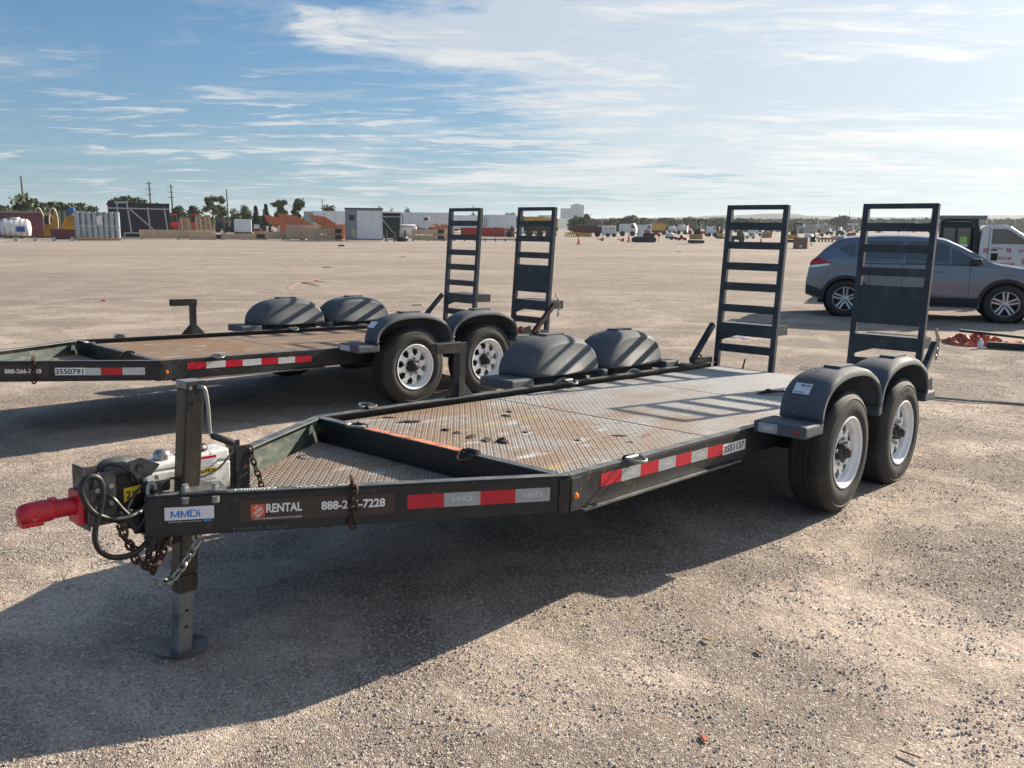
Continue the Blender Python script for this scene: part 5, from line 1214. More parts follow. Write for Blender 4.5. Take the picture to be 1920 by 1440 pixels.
def bracket(x0, x1, yt, yb, label):
    o, w, h, s = face(x0, x1, yt, yb, 'steel_bracket', label, 'bracket', 'tan steel attachments behind the crates')
    MB().prism([(-w / 2, 0), (w / 2, 0), (w * .35, h * .55), (w * .2, h), (-w * .3, h), (-w * .38, h * .5)], 'y', 0, .5).build('plate', ctan, o)
    for dx in (-.22, .12): MB().bar((w * dx, -.06, h * .9), (w * (dx + .12), -.06, .1), .08, .08).build('pale_bar', cwhite2, o)
bracket(332, 366, 408, 445, 'tan steel attachment nearest the navy container'); bracket(364, 384, 404, 444, 'narrow tan attachment in the middle of the three'); bracket(380, 402, 404, 444, 'tan attachment at the right beside the raised crate')
for (x0, x1, yt, yb, lb) in ((405, 428, 408, 436, 'dark pickup far behind the raised crate'), (430, 456, 405, 436, 'white pickup far behind the raised crate'), (1075, 1130, 415.5, 444, 'dark red pickup parked left of the generator trailer')):
    o, w, h, s = face(x0, x1, yt, yb, 'pickup_truck', lb, 'pickup'); m = {'dark': cdark, 'white': cwhite2}.get(lb.split()[0], maroon if lb.startswith('dark red') else cdark)
    if lb.startswith('dark red'): m = cm('dark_red_car_paint', (.10, .018, .028), .35)
    k = w
    MB().prism([(-.5 * k, .25 * h), (-.5 * k, .55 * h), (-.44 * k, .64 * h), (-.22 * k, .72 * h), (-.10 * k, .97 * h), (.0, h), (.30 * k, h), (.34 * k, .66 * h), (.5 * k, .66 * h), (.5 * k, .25 * h)], 'y', 0, 1.9).build('body', m, o, bevel=.05)
    MB().prism([(-.17 * k, .74 * h), (-.085 * k, .93 * h), (.27 * k, .94 * h), (.29 * k, .72 * h)], 'y', -.012, -.002).build('side_window', M['glass'], o)
    for xx in (-.32 * k, .32 * k): MB().lathe([(0, -.1), (.2 * h, -.1), (.2 * h, .1), (0, .1)], (xx, .08, .2 * h), 'y', 18).build('wheel', cdark, o)
o, w, h, s = face(440, 472, 412, 440, 'wrapped_machine', 'machine wrapped in pale film behind the raised crate', 'machine'); MB().box(-w / 2, w / 2, 0, 2, .4, h).build('film_cover', cgrey, o, bevel=.2); MB().box(-w / 2, w / 2, .1, 1.9, 0, .39).build('base', cdark, o)
o, w, h, s = face(475, 530, 421, 446, 'engine_rows', 'jumble of dark and white engine parts between the crates and trusses', 'machinery')
rnd = random.Random(12)
for k in range(14): xx = rnd.uniform(-w * .48, w * .4); ww = rnd.uniform(.3, .9); hh = rnd.uniform(.4, 1.) * h; MB().box(xx, xx + ww, rnd.uniform(0, .5), rnd.uniform(.8, 1.6), 0, hh).build('engine_part', (cdark, cwhite2, cdark, cst)[k % 4], o, bevel=.05)
# inclined rust trusses
def trusses(x0, x1, yt, yb, label, n=5):
    o, w, h, s = face(x0, x1, yt, yb, 'truss_stack', label, 'truss stack', 'rust coloured truss stacks behind the crates')
    for k in range(n):
        dx = k * w * .09; a = (-w * .5 + dx, k * .35, h * (.98 - .02 * k)); c = (w * .10 + dx, k * .35, h * .30); MB().bar(a, c, .18, h * .10).build('chord', crust, o)
        MB().bar((a[0] + .2, a[1], a[2] - h * .16), (c[0] + .1, c[1], c[2] - h * .14), .18, h * .08).build('chord', crust, o)
        for t in (.1, .3, .5, .7, .9): p = Vector(a).lerp(Vector(c), t); MB().bar(p, p + Vector((.15, 0, -h * .2)), .1, .1).build('web_bar', crust, o)
    MB().box(-w * .05, w * .5, .2, 1.8, 0, h * .38).build('stacked_steel', crust, o)
trusses(498, 560, 404, 446, 'leftmost inclined rust truss stack'); trusses(524, 600, 401, 440, 'middle rust truss stack rising behind the leftmost one'); trusses(582, 650, 403, 445, 'right rust truss stack ending at the wrapped building')

# white box trailers
def box_trailer(x0, x1, yt, yb, label, doors=0, yaw=.0, m=None):
    o, w, h, s = face(x0, x1, yt, yb, 'box_trailer', label, 'semi trailer', 'white box trailers behind the yard', yaw)
    MB().box(-w / 2, w / 2, 0, 2.6, h * .27, h).build('box', m or cwhite, o, bevel=.03)
    n = max(3, int(w / 2.4))
    for k in range(n + 1): xx = -w / 2 + .03 + k * (w - .06) / n; MB().box(xx - .03, xx + .03, -.03, -.002, h * .28, h * .99).build('side_post', cm('trailer_post_grey', (.32, .35, .38)), o)
    for xx in (w * .30, w * .38): MB().lathe([(0, -.15), (.5, -.15), (.5, .15), (0, .15)], (xx, .2, .5), 'y', 18).build('wheel', cdark, o)
    MB().box(-w / 2 + .2, w / 2 - .2, .6, 2, h * .22, h * .268).build('chassis', cdark, o)
    for k in range(doors): MB().box(-w / 2 + .7 + k * .5, -w / 2 + .85 + k * .5, -.03, -.002, h * .35, h * .9).build('latch', cdark, o)
box_trailer(586, 652, 396.5, 438, 'white box trailer left of the wrapped building'); box_trailer(571, 588, 397, 438, 'pale blue-grey trailer end left of the long trailer', m=cm('blue_grey_skin', (.25, .32, .36)))
box_trailer(745, 842, 399, 439, 'white box trailer behind the small tank and crates', 2); box_trailer(843, 899, 404, 439, 'white box trailer seen through the left ramp of the farther trailer', 0, .03)
box_trailer(900, 968, 403, 438, 'white box trailer between the two far ramps, with dark latches', 3, .03); box_trailer(716, 748, 397, 438, 'white trailer showing right of the wrapped building')
# open dark shed
o, w, h, s = face(716, 751, 400, 448, 'green_container', 'dark green open container right of the wrapped building', 'container')
MB().box(-w / 2, w / 2, .6, 3, .1, h - .1).build('wall', cm('dark_green', (.012, .028, .026), .6), o); MB().box(-w / 2 - .1, w / 2 + .1, -.05, 3.05, h - .098, h).build('roof', cdark, o)
for a, c in (((-w / 2, h * .85), (w / 2, h * .85)), ((-w / 2, h * .8), (w * .1, h * .25)), ((w / 2, h * .9), (w / 2, 0))): MB().bar((a[0], -.1, a[1]), (c[0], -.1, c[1]), .12, .12).build('pipe', cst, o)
o, w, h, s = face(735, 785, 420, 448, 'tank_in_red_frame', 'white tank inside a low red frame right of the wrapped building', 'tank')
r_ = h * .40; MB().lathe([(0, -w * .45), (r_ * .8, -w * .42), (r_, -w * .36), (r_, w * .36), (r_ * .8, w * .42), (0, w * .45)], (0, r_, h * .56), 'x', 24).build('shell', cwhite2, o, smooth=True)
for a, c in (((-w / 2, h * .85), (w / 2, h * .85)), ((-w / 2, 0), (-w / 2, h * .85)), ((w / 2, 0), (w / 2, h * .85)), ((-w / 2, h * .1), (w / 2, h * .1))): MB().bar((a[0], -.1, a[1]), (c[0], -.1, c[1]), .1, .1).build('frame_bar', maroon, o)
o, w, h, s = face(719, 770, 430, 453, 'pump_gear', 'low dark pump gear with upright pipes right of the wrapped building', 'pump')
for k, xx in enumerate((-.40, -.1, .08, .3)): MB().cyl((w * xx, .5, 0), (w * xx, .5, h * (.95, .8, 1., .9)[k]), .12, 10).build('upright_pipe', cdark, o)
MB().lathe([(0, h * .38), (w * .22, h * .38), (w * .26, h * .25), (w * .2, 0), (0, 0)], (w * .18, .9, 0), 'z', 20).build('base_tub', cdark, o); MB().tube([(-w * .5, .3, h * .5), (-w * .45, .3, .1), (-w * .2, .3, .25), (0, .3, .1)], .08, 6).build('hose', cst, o)
# white aerial machine on a trailer
o, w, h, s = face(783, 842, 402, 447, 'aerial_machine', 'white folded aerial machine with a pointing arm before the white trailers', 'aerial machine')
def ax(px): return (px - 812.5) * s
def az(py): return (447 - py) * s
for p, q, t in (((790, 419), (838, 411), 2.2), ((792, 409), (836, 412), 1.6), ((795, 405), (812, 420), 2), ((800, 428), (800, 405), 2), ((786, 424), (815, 424), 2.2), ((812, 405), (826, 424), 1.6)): MB().bar((ax(p[0]), 0, az(p[1])), (ax(q[0]), 0, az(q[1])), .3, t * s).build('arm', cwhite2, o)
MB().box(ax(794), ax(806), -.2, .6, az(418), az(407)).build('turret', cwhite2, o, bevel=.1); MB().box(ax(796), ax(802), -.3, -.21, az(414), az(409)).build('control_box', cdark, o); MB().box(ax(798), ax(801), -.1, .3, 0, az(424)).build('mast', cwhite2, o)
o, w, h, s = face(803, 846, 421, 447, 'rust_hopper', 'low rusty hopper behind the top crate of the right stack', 'hopper'); MB().prism([(-w / 2, h * .7), (w / 2, h * .7), (w * .3, h), (-w * .35, h), ], 'y', 0, 1.6).build('hopper', crust, o); MB().box(-w * .3, w * .3, .3, 1.3, 0, h * .69).build('stand', crust, o)
# red trailer box
o, w, h, s = face(864, 946, 427, 444.5, 'red_bin', 'long bright red steel bin between and behind the far ramps', 'bin'); MB().box(-w / 2, w / 2, 0, 2, .15, h).build('shell', ctred, o, bevel=.04)
for k in range(10): MB().box(-w / 2 + .1 + k * w / 10, -w / 2 + .22 + k * w / 10, -.05, -.002, .2, h - .05).build('rib', ctred, o)
o, w, h, s = face(945, 980, 432, 445, 'tan_trailer', 'tan flat trailer with one dark wheel right of the red bin', 'trailer'); MB().box(-w / 2, w / 2, 0, 1.6, h * .55, h * .8).build('bed', ctan, o); MB().lathe([(0, -.15), (h * .42, -.15), (h * .42, .15), (0, .15)], (-w * .22, 0, h * .42), 'y', 18).build('wheel', cdark, o)
o, w, h, s = face(905, 968, 421, 444, 'rust_machinery', 'heap of brown machinery on top behind the red bin', 'machinery')
for k in range(6): xx = -w / 2 + k * w / 6.2; MB().prism([(xx, 0), (xx + w * .15, 0), (xx + w * .1, h * rnd.uniform(.7, 1)), (xx + w * .03, h * rnd.uniform(.6, .9))], 'y', 1, 2).build('machine_part', (crust, ctan, maroon)[k % 3], o)
o, w, h, s = face(832, 968, 447, 452.5, 'channel_steel', 'long low pale steel channel lying behind the far ramps', 'steel'); MB().box(-w / 2, w / 2, 0, .1, h * .35, h).build('web', cst, o)
for k in range(8): MB().box(-w / 2 + k * (w - .15) / 7, -w / 2 + k * (w - .15) / 7 + .15, -.12, -.002, 0, h).build('stiffener', cdark, o)
# yellow and white bus, grey flat truck
o, w, h, s = face(982, 1046, 404, 446, 'yellow_crane_truck', 'yellow and white crane truck behind the right far ramp', 'truck'); MB().box(-w / 2, w * .1, 0, 2.4, h * .50, h * .93).build('body', cyel, o, bevel=.05); MB().box(w * .1, w / 2, 0, 2.4, h * .50, h * .86).build('cab', cyel, o, bevel=.08); MB().box(-w * .1, w * .42, .2, 2.2, h * .87, h).build('white_top', cwhite2, o, bevel=.05)
MB().box(-w / 2, w / 2, .3, 2.1, h * .3, h * .49).build('chassis', cdark, o)
for xx in (-.35, -.05, .35): MB().lathe([(0, -.15), (h * .17, -.15), (h * .17, .15), (0, .15)], (w * xx, .2, h * .17), 'y', 18).build('wheel', cdark, o)
MB().box(-w * .4, w * .45, -.02, -.002, h * .68, h * .74).build('white_stripe', cwhite2, o)
o, w, h, s = face(980, 1032, 427, 445.5, 'water_truck', 'grey tank truck seen low through the right far ramp', 'truck'); MB().box(-w / 2, w * .3, 0, 2, h * .35, h).build('tank', cgrey, o, bevel=.3); MB().box(w * .32, w / 2, 0, 2, h * .3, h * .95).build('cab', cdark, o, bevel=.1)
for xx in (-.3, .05, .4): MB().lathe([(0, -.15), (h * .24, -.15), (h * .24, .15), (0, .15)], (w * xx, .0, h * .24), 'y', 18).build('wheel', cdark, o)
# cones
M['cone'] = mat('cone_orange', (.75, .14, .04), .5)
def cone(px, py, hpx, label, fallen=False):
    P = ground(px, py); s = (P - Vector((0, 0, H_CAM))).dot(fwd) / FOC; h = hpx * s
    o = empty('traffic_cone', P, (0, 0, 0), label, 'cone', 'orange traffic cones on the far yard')
    b = MB().lathe([(h * .045, h), (h * .17, .05 * h)], (0, 0, 0), 'z', 16).build('cone_body', M['cone'], o, smooth=True)
    MB().box(-h * .27, h * .27, -h * .27, h * .27, 0, h * .05).build('base', cm('cone_base', (.10, .04, .03)), o)
    MB().lathe([(h * .108, h * .58), (h * .085, h * .76)], (0, 0, 0), 'z', 16).build('white_band', cwhite2, o, smooth=True)
    if fallen: o.rotation_euler = (0, math.radians(-82), .4); o.location.z = h * .2
cone(1085, 458, 16, 'nearest upright orange cone right of the farther trailer ramps'); cone(1005, 446, 15, 'tall cone seen through the right far ramp'); cone(986, 446, 9, 'small cone left of the tall one behind the right far ramp')
cone(1130, 452, 13, 'fallen cone lying left of the track machine', True); cone(1168, 453, 13, 'fallen cone beside the upright one at the track machine', True); cone(1179, 453, 16, 'upright cone just left of the track machine'); cone(1426.5, 454.5, 11, 'cone seen through the left near ramp')
# yellow coils, crate of yellow parts
o, w, h, s = face(1064, 1092, 435.5, 444.5, 'hose_coils', 'row of arched yellow hoses beyond the nearest cone', 'hoses')
for k in range(7): MB().tube([(-w / 2 + k * w / 7 + w * .16 * math.cos(a), 0 + .1 * k, h * .9 * math.sin(a)) for a in lin(0, math.pi, 8)], .10, 5).build('hose', cyel, o)
o, w, h, s = face(1090, 1110, 430.5, 443.5, 'yellow_parts_stack', 'stacked yellow parts beside the arched hoses', 'parts stack'); 
for k in range(3): MB().prism([(-w / 2, k * h * .3), (w / 2, k * h * .3), (w / 2, k * h * .3 + h * .26), (-w * .3, k * h * .3 + h * .33), (-w / 2, k * h * .3 + h * .26)], 'y', 0, 1.2).build('part', cm('amber_parts', (.48, .33, .10)), o, bevel=.05)
# generator
o, w, h, s = face(1128, 1157, 423, 444.5, 'towed_generator', 'white and grey towed generator right of the dark red pickup', 'generator'); MB().box(-w / 2, w * .4, 0, 2, h * .50, h).build('top_hood', cwhite2, o, bevel=.05); MB().box(-w / 2, w / 2, 0, 2, h * .15, h * .49).build('lower_body', cgrey, o, bevel=.05)
for xx in (-.1, .3): MB().lathe([(0, -.1), (h * .17, -.1), (h * .17, .1), (0, .1)], (w * xx, -.05, h * .17), 'y', 16).build('wheel', cdark, o)
for xx in (-.3, .0, .2): MB().box(w * xx, w * xx + w * .1, -.02, -.002, h * .65, h * .78).build('vent', cdark, o)

def excavator(x0, x1, yt, yb, label, col, flip=1, boom=True, mini=False):
    o, w, h, s = face(x0, x1, yt, yb, 'excavator', label, 'excavator', None, .15)
    hh = h if not boom else h * .58
    for yy in (0, 1.5): MB().prism([(-w * .34, .05), (-w * .42, hh * .12), (-w * .36, hh * .24), (w * .36, hh * .24), (w * .42, hh * .12), (w * .34, .05)], 'y', yy, yy + .45).build('track', cdark, o)
    MB().box(-w * .32, w * .30, .1, 1.9, hh * .30, hh * .66).build('body', col, o, bevel=.08)
    MB().box(w * .02 * flip - w * .15, w * .02 * flip + w * .15, .2, 1.3, hh * .661, hh).build('cab', cdark, o, bevel=.05)
    if boom:
        p0 = (flip * w * .25, .6, hh * .5); p1 = (flip * w * .02, .6, h * .94); p2 = (flip * w * .48, .6, h * .93)
        MB().bar(p0, p1, .22, h * .055).build('boom', cdark, o); MB().bar(p1, p2, .22, h * .05).build('stick', cdark, o)
        MB().prism([(p2[0], h * .96), (p2[0] + flip * w * .06, h * .86), (p2[0] - flip * w * .05, h * .82)], 'y', .3, .9).build('bucket', cdark, o)
    return o
excavator(1290, 1324, 411, 457, 'orange-brown excavator with its dark boom folded high, before the hills', ctan, 1)
excavator(1344, 1362, 421, 448, 'lime yellow excavator partly behind the left near ramp', clime, -1)
excavator(1473, 1502, 417, 455, 'yellow excavator with raised stick behind the brown box', cyel, 1)
# tracked machine
o, w, h, s = face(1184, 1231, 430, 454.5, 'tracked_machine', 'low black tracked machine with a pale upright panel beside the cones', 'machine')
MB().prism([(-w * .5, h * .1), (-w * .42, .02), (w * .42, .02), (w * .48, h * .1), (w * .48, h * .32), (w * .4, h * .42), (-w * .4, h * .42), (-w * .5, h * .3)], 'y', 0, 1.5).build('track', cdark, o)
MB().box(-w * .05, w * .42, .2, 1.3, h * .43, h * .70).build('engine', cdark, o, bevel=.05); MB().prism([(-w * .3, h * .43), (-w * .05, h * .43), (-w * .02, h), (-w * .18, h * .95)], 'y', .1, .8).build('upright_panel', cwhite2, o); MB().box(w * .0, w * .2, .2, .9, h * .70, h * .98).build('seat', cm('dull_pink', (.30, .16, .14)), o, bevel=.05)
o, w, h, s = face(1232, 1238, 438, 454, 'stop_paddle', 'small round red sign on a stick beside the tracked machine', 'sign'); MB().cyl((0, 0, 0), (0, 0, h * .7), .05, 6).build('stick', cst, o); MB().lathe([(0, -.03), (.24, -.03), (.24, .03), (0, .03)], (0, 0, h * .82), 'y', 16).build('disc', cred, o)
# mid-distance white trucks, tanks and mixed machines right of the track machine
rnd = random.Random(21)
for x0, x1, yt, yb, col, nm, lb in ((1160, 1192, 419, 443, 'w', 'truck', 'white truck behind the upright cone'), (1192, 1222, 421, 441, 'g', 'truck', 'grey truck behind the tracked machine'),
                                (1224, 1250, 419, 441, 'y', 'dumper', 'yellow-brown dumper with rusty skip beyond the tracked machine'), (1252, 1268, 423, 439, 'w', 'tank_truck', 'small white tank truck left of the round white one'),
                                (1268, 1288, 421, 440, 'w', 'tank_truck', 'white round-backed tank truck left of the boomed excavator'), (1326, 1343, 424, 444, 'g', 'truck', 'grey truck right of the boomed excavator'),
                                (1366, 1396, 433, 456, 'd', 'tractor', 'dark tractor seen through the left near ramp'), (1397, 1416, 437, 448, 'g', 'jeep', 'grey jeep seen through the left near ramp'), (1402, 1430, 430, 443, 'w', 'van', 'white van far away seen through the left near ramp'),
                                (1505, 1521, 438, 452, 'w', 'tank_truck', 'small white water bowser behind the brown box'), (1518, 1528, 437, 454, 'd', 'tractor', 'dark tractor right of the water bowser'), (1246, 1262, 436, 447, 'w', 'compressor', 'tiny white compressor beyond the gap'), (1310, 1328, 427, 443, 'r', 'tractor', 'red tractor behind the boomed excavator')):
    o, w, h, s = face(x0, x1, yt, yb, nm, lb, nm.replace('_', ' '), None, rnd.uniform(-.3, .3)); m = {'w': cwhite2, 'g': cgrey, 'y': cyel, 'd': cdark, 'r': ctred}[col]
    if nm in ('tank_truck', 'compressor'):
        r_ = h * .33; MB().lathe([(0, -w * .45), (r_ * .8, -w * .42), (r_, -w * .3), (r_, w * .2), (r_ * .8, w * .28), (0, w * .3)], (0, 1, h * .62), 'x', 20).build('tank', m, o, smooth=True); MB().box(w * .28, w / 2, 0, 2, h * .2, h * .85).build('cab', m, o, bevel=.1)
    elif nm == 'dumper':
        MB().prism([(-w * .5, h * .45), (w * .3, h * .35), (w * .5, h * .9), (-w * .45, h * 1.)], 'y', 0, 2.2).build('skip', m, o); MB().box(-w * .3, w * .3, .2, 2, h * .2, h * .44).build('chassis', cdark, o); MB().prism([(-w * .4, h), (w * .45, h * .92), (w * .1, h * 1.12), (-w * .2, h * 1.15)], 'y', .3, 1.9).build('rusty_load', crust, o)
    else:
        MB().box(-w / 2, w * .15, 0, 2, h * .28, h * (.95 if nm in ('truck', 'van') else .6)).build('body', m, o, bevel=.08); MB().prism([(w * .16, h * .25), (w / 2, h * .25), (w / 2, h * .6), (w * .36, h), (w * .16, h)], 'y', .1, 1.9).build('cab', cdark if nm in ('tractor',) else m, o, bevel=.05)
        MB().prism([(w * .22, h * .62), (w * .46, h * .62), (w * .36, h * .9), (w * .22, h * .9)], 'y', .08, .098).build('side_window', M['glass'], o)
    for xx in (-.3, .3): MB().lathe([(0, -.15), (h * .2, -.15), (h * .2, .15), (0, .15)], (w * xx, .1, h * .2), 'y', 16).build('wheel', cdark, o)
o, w, h, s = face(1427, 1448, 434.5, 446, 'loader_bucket', 'loose brown loader bucket seen through the left near ramp', 'bucket'); MB().prism([(-w / 2, 0), (w * .4, 0), (w / 2, h * .9), (-w * .35, h)], 'y', 0, 1.8).build('shell', ctan, o, bevel=.05)
o, w, h, s = face(1487, 1513, 445.5, 466.5, 'brown_box', 'brown weathered box standing alone on the yard between the near ramps', 'box', None, -.2); MB().box(-w / 2, w / 2, 0, 1.1, 0, h).build('shell', cm('weathered_brown', (.24, .16, .13), .8, 0, (.17, .12, .10)), o, bevel=.02); MB().box(-w * .05, w * .14, -.02, -.002, h * .12, h * .34).build('notice', cwhite2, o)
o, w, h, s = face(1519.5, 1523.5, 455, 461, 'white_bucket', 'tiny white bucket right of the brown box', 'bucket'); MB().lathe([(0, 0), (w * .4, 0), (w * .5, h), (w * .4, h), (w * .35, h * .1)], (0, 0, 0), 'z', 14).build('pail', cwhite2, o)
o, w, h, s = face(1534, 1576, 439, 453.5, 'red_implement', 'low red field implement left of the crossover roof', 'implement')
MB().box(-w / 2, w / 2, .2, .5, h * .3, h * .5).build('beam', maroon, o)
for k in range(7): MB().prism([(-w / 2 + k * w / 7, 0), (-w / 2 + k * w / 7 + w * .10, 0), (-w / 2 + k * w / 7 + w * .05, h * rnd.uniform(.6, 1))], 'y', .1, .7).build('tine', (maroon, ctan)[k % 2], o)
o, w, h, s = face(1585, 1612, 419, 455, 'red_crane', 'red and white machine with a mast above the crossover roof', 'machine'); MB().box(-w * .4, w * .2, 0, 1.5, 0, h * .5).build('body', ctred, o, bevel=.05); MB().box(-w * .1, w * .02, .2, .5, h * .5, h * .98).build('mast', cwhite2, o); MB().box(-w * .4, w * .3, .2, .5, h * .9, h).build('cross_head', cwhite2, o)

# small machines filling the far row
clut = [(700, 712, 430, 446, 'd', 'compressor', 'small dark machine squeezed between the wrapped building and the trusses'), (456, 470, 404, 425, 'd', 'lift', 'dark lift mast behind the film wrapped machine'),
        (1142, 1160, 416, 436, 'd', 'tractor', 'dark tractor roof showing over the towed generator'), (1170, 1184, 412, 432, 'r', 'lift', 'red lift mast behind the white truck'), (1196, 1210, 413, 432, 'd', 'loader', 'dark loader behind the grey truck'),
        (1211, 1226, 415, 436, 'o', 'telehandler', 'orange telehandler left of the yellow-brown dumper'), (1262, 1276, 414, 432, 'd', 'loader', 'dark loader above the small tank trucks'), (1284, 1296, 420, 440, 'o', 'roller', 'orange roller left of the boomed excavator'),
        (1300, 1312, 416, 434, 'y', 'loader', 'yellow loader directly behind the boomed excavator'), (1328, 1340, 412, 430, 'd', 'lift', 'dark mast above the grey truck near the left near ramp'), (1340, 1352, 426, 446, 'o', 'roller', 'orange roller touching the left near ramp'),
        (1376, 1392, 420, 436, 'o', 'dumper', 'orange dumper seen high through the left near ramp'), (1404, 1420, 420, 435, 'd', 'tractor', 'dark tractor high through the left near ramp, right side'), (1432, 1450, 421, 436, 'r', 'tractor', 'red tractor above the loose loader bucket'),
        (1500, 1514, 420, 438, 'd', 'loader', 'dark loader between the excavator and the grey houses'), (1530, 1544, 430, 444, 'o', 'compressor', 'orange compressor in front of the left grey house'), (1548, 1562, 429, 441, 'd', 'trailer', 'dark trailer before the right grey house'), (1566, 1582, 426, 442, 'd', 'loader', 'dark loader left of the red and white mast machine'),
        (1256, 1272, 440, 450, 'd', 'attachment', 'dark attachment low on the yard left of the boomed excavator'), (1270, 1288, 441, 451, 'r', 'attachment', 'red and brown attachment low beside the dark one'), (1106, 1116, 424, 436, 'o', 'lift', 'orange lift behind the stacked yellow parts'),
        (806, 820, 425, 440, 'r', 'attachment', 'red attachment behind the right crate stack'), (396, 410, 402, 420, 'd', 'lift', 'dark lift between the right tan attachment and the pickups'), (472, 486, 414, 432, 'o', 'attachment', 'orange attachment at the left foot of the trusses')]
for x0, x1, yt, yb, colr, nm, lb in clut:
    o, w, h, s = face(x0, x1, yt, yb, nm, lb, nm, None, rnd.uniform(-.4, .4)); m = {'r': ctred, 'd': cdark, 'o': corg, 'y': cyel}[colr]; up_ = 'lift' in nm or nm == 'telehandler'
    MB().prism([(-w * .5, h * .22), (w * .5, h * .18), (w * .46, h * .5), (w * .1, h * .6), (-w * .42, h * .55)], 'y', 0, 1.8).build('body', m, o, bevel=.06)
    if up_: MB().bar((-w * .2, .6, h * .5), (w * .1, .6, h), .25, h * .08).build('mast', m, o); MB().bar((-w * .4, .5, h * .9), (w * .4, .5, h * .96), .2, h * .05).build('boom', m, o)
    else: MB().prism([(-w * .3, h * .58), (w * .08, h * .58), (w * .02, h), (-w * .26, h)], 'y', .2, 1.6).build('cab', cdark if colr != 'd' else cgrey, o, bevel=.05)
    for xx in (-.3, .28): MB().lathe([(0, -.15), (h * .21, -.15), (h * .21, .15), (0, .15)], (w * xx, .08, h * .21), 'y', 14).build('wheel', cdark, o)

# hotel block on the horizon, low houses
def far_pt(px, py, D):
    d = ray(px, py); k = D / d.y; return Vector((d.x * k, D, H_CAM + d.z * k))
def far_building(x0, x1, yt, D, name, label, col, depth, floors=0, cols=0, steps=None):
    a, c = far_pt(x0, yt, D), far_pt(x1, yt, D); base = Vector(((a.x + c.x) / 2, D, 0)); w = c.x - a.x; h = a.z
    o = empty(name, base, (0, 0, -math.atan2(base.x, base.y)), label, 'building')
    MB().box(-w / 2, w / 2, 0, depth, 0, h).build('wall', col, o)
    return o, w, h
hot = cm('hazy_hotel_render', (.20, .24, .29), .8)
win = cm('hazy_windows', (.12, .16, .20), .4)
o, w, h = far_building(1070, 1095, 384, 2000, 'hotel_tower', 'taller pale tower block on the horizon behind the trees', hot, 20)
for r_ in range(11):
    for c_ in range(6): MB().box(-w * .42 + c_ * w * .15, -w * .33 + c_ * w * .15, -.4, -.01, h * .2 + r_ * h * .065, h * .235 + r_ * h * .065).build('window', win, o)
MB().box(-w * .3, w * .2, 3, 15, h + .01, h * 1.05).build('roof_plant', hot, o)
o, w, h = far_building(1051, 1071, 390.5, 1990, 'hotel_wing', 'lower pale wing left of the horizon tower block', hot, 18)
for r_ in range(9):
    for c_ in range(5): MB().box(-w * .42 + c_ * w * .18, -w * .31 + c_ * w * .18, -.4, -.01, h * .2 + r_ * h * .075, h * .245 + r_ * h * .075).build('window', win, o)
for px0, px1, yt, D, lb in ((1508, 1534, 421.5, 420, 'grey gabled house between the near ramps, left of the pair'), (1536, 1566, 421, 430, 'grey gabled house between the near ramps, right of the pair'), (1082, 1132, 411, 330, 'brown long-roofed house behind the dark red pickup')):
    a, c = far_pt(px0, yt, D), far_pt(px1, yt, D); w = c.x - a.x; h = a.z
    o = empty('gabled_house', ((a.x + c.x) / 2, D, 0), (0, 0, 0), lb, 'house'); MB().box(-w / 2, w / 2, 0, 12, 0, h * .62).build('wall', cm('house_wall', (.30, .28, .26)), o)
    MB().prism([(-w * .55, h * .62), (w * .55, h * .62), (w * .15, h), (-w * .15, h)], 'y', -.5, 12.5).build('roof', cm('roof_brown', (.12, .08, .07), .8) if px0 < 1100 else cm('roof_grey', (.24, .25, .26), .8), o)

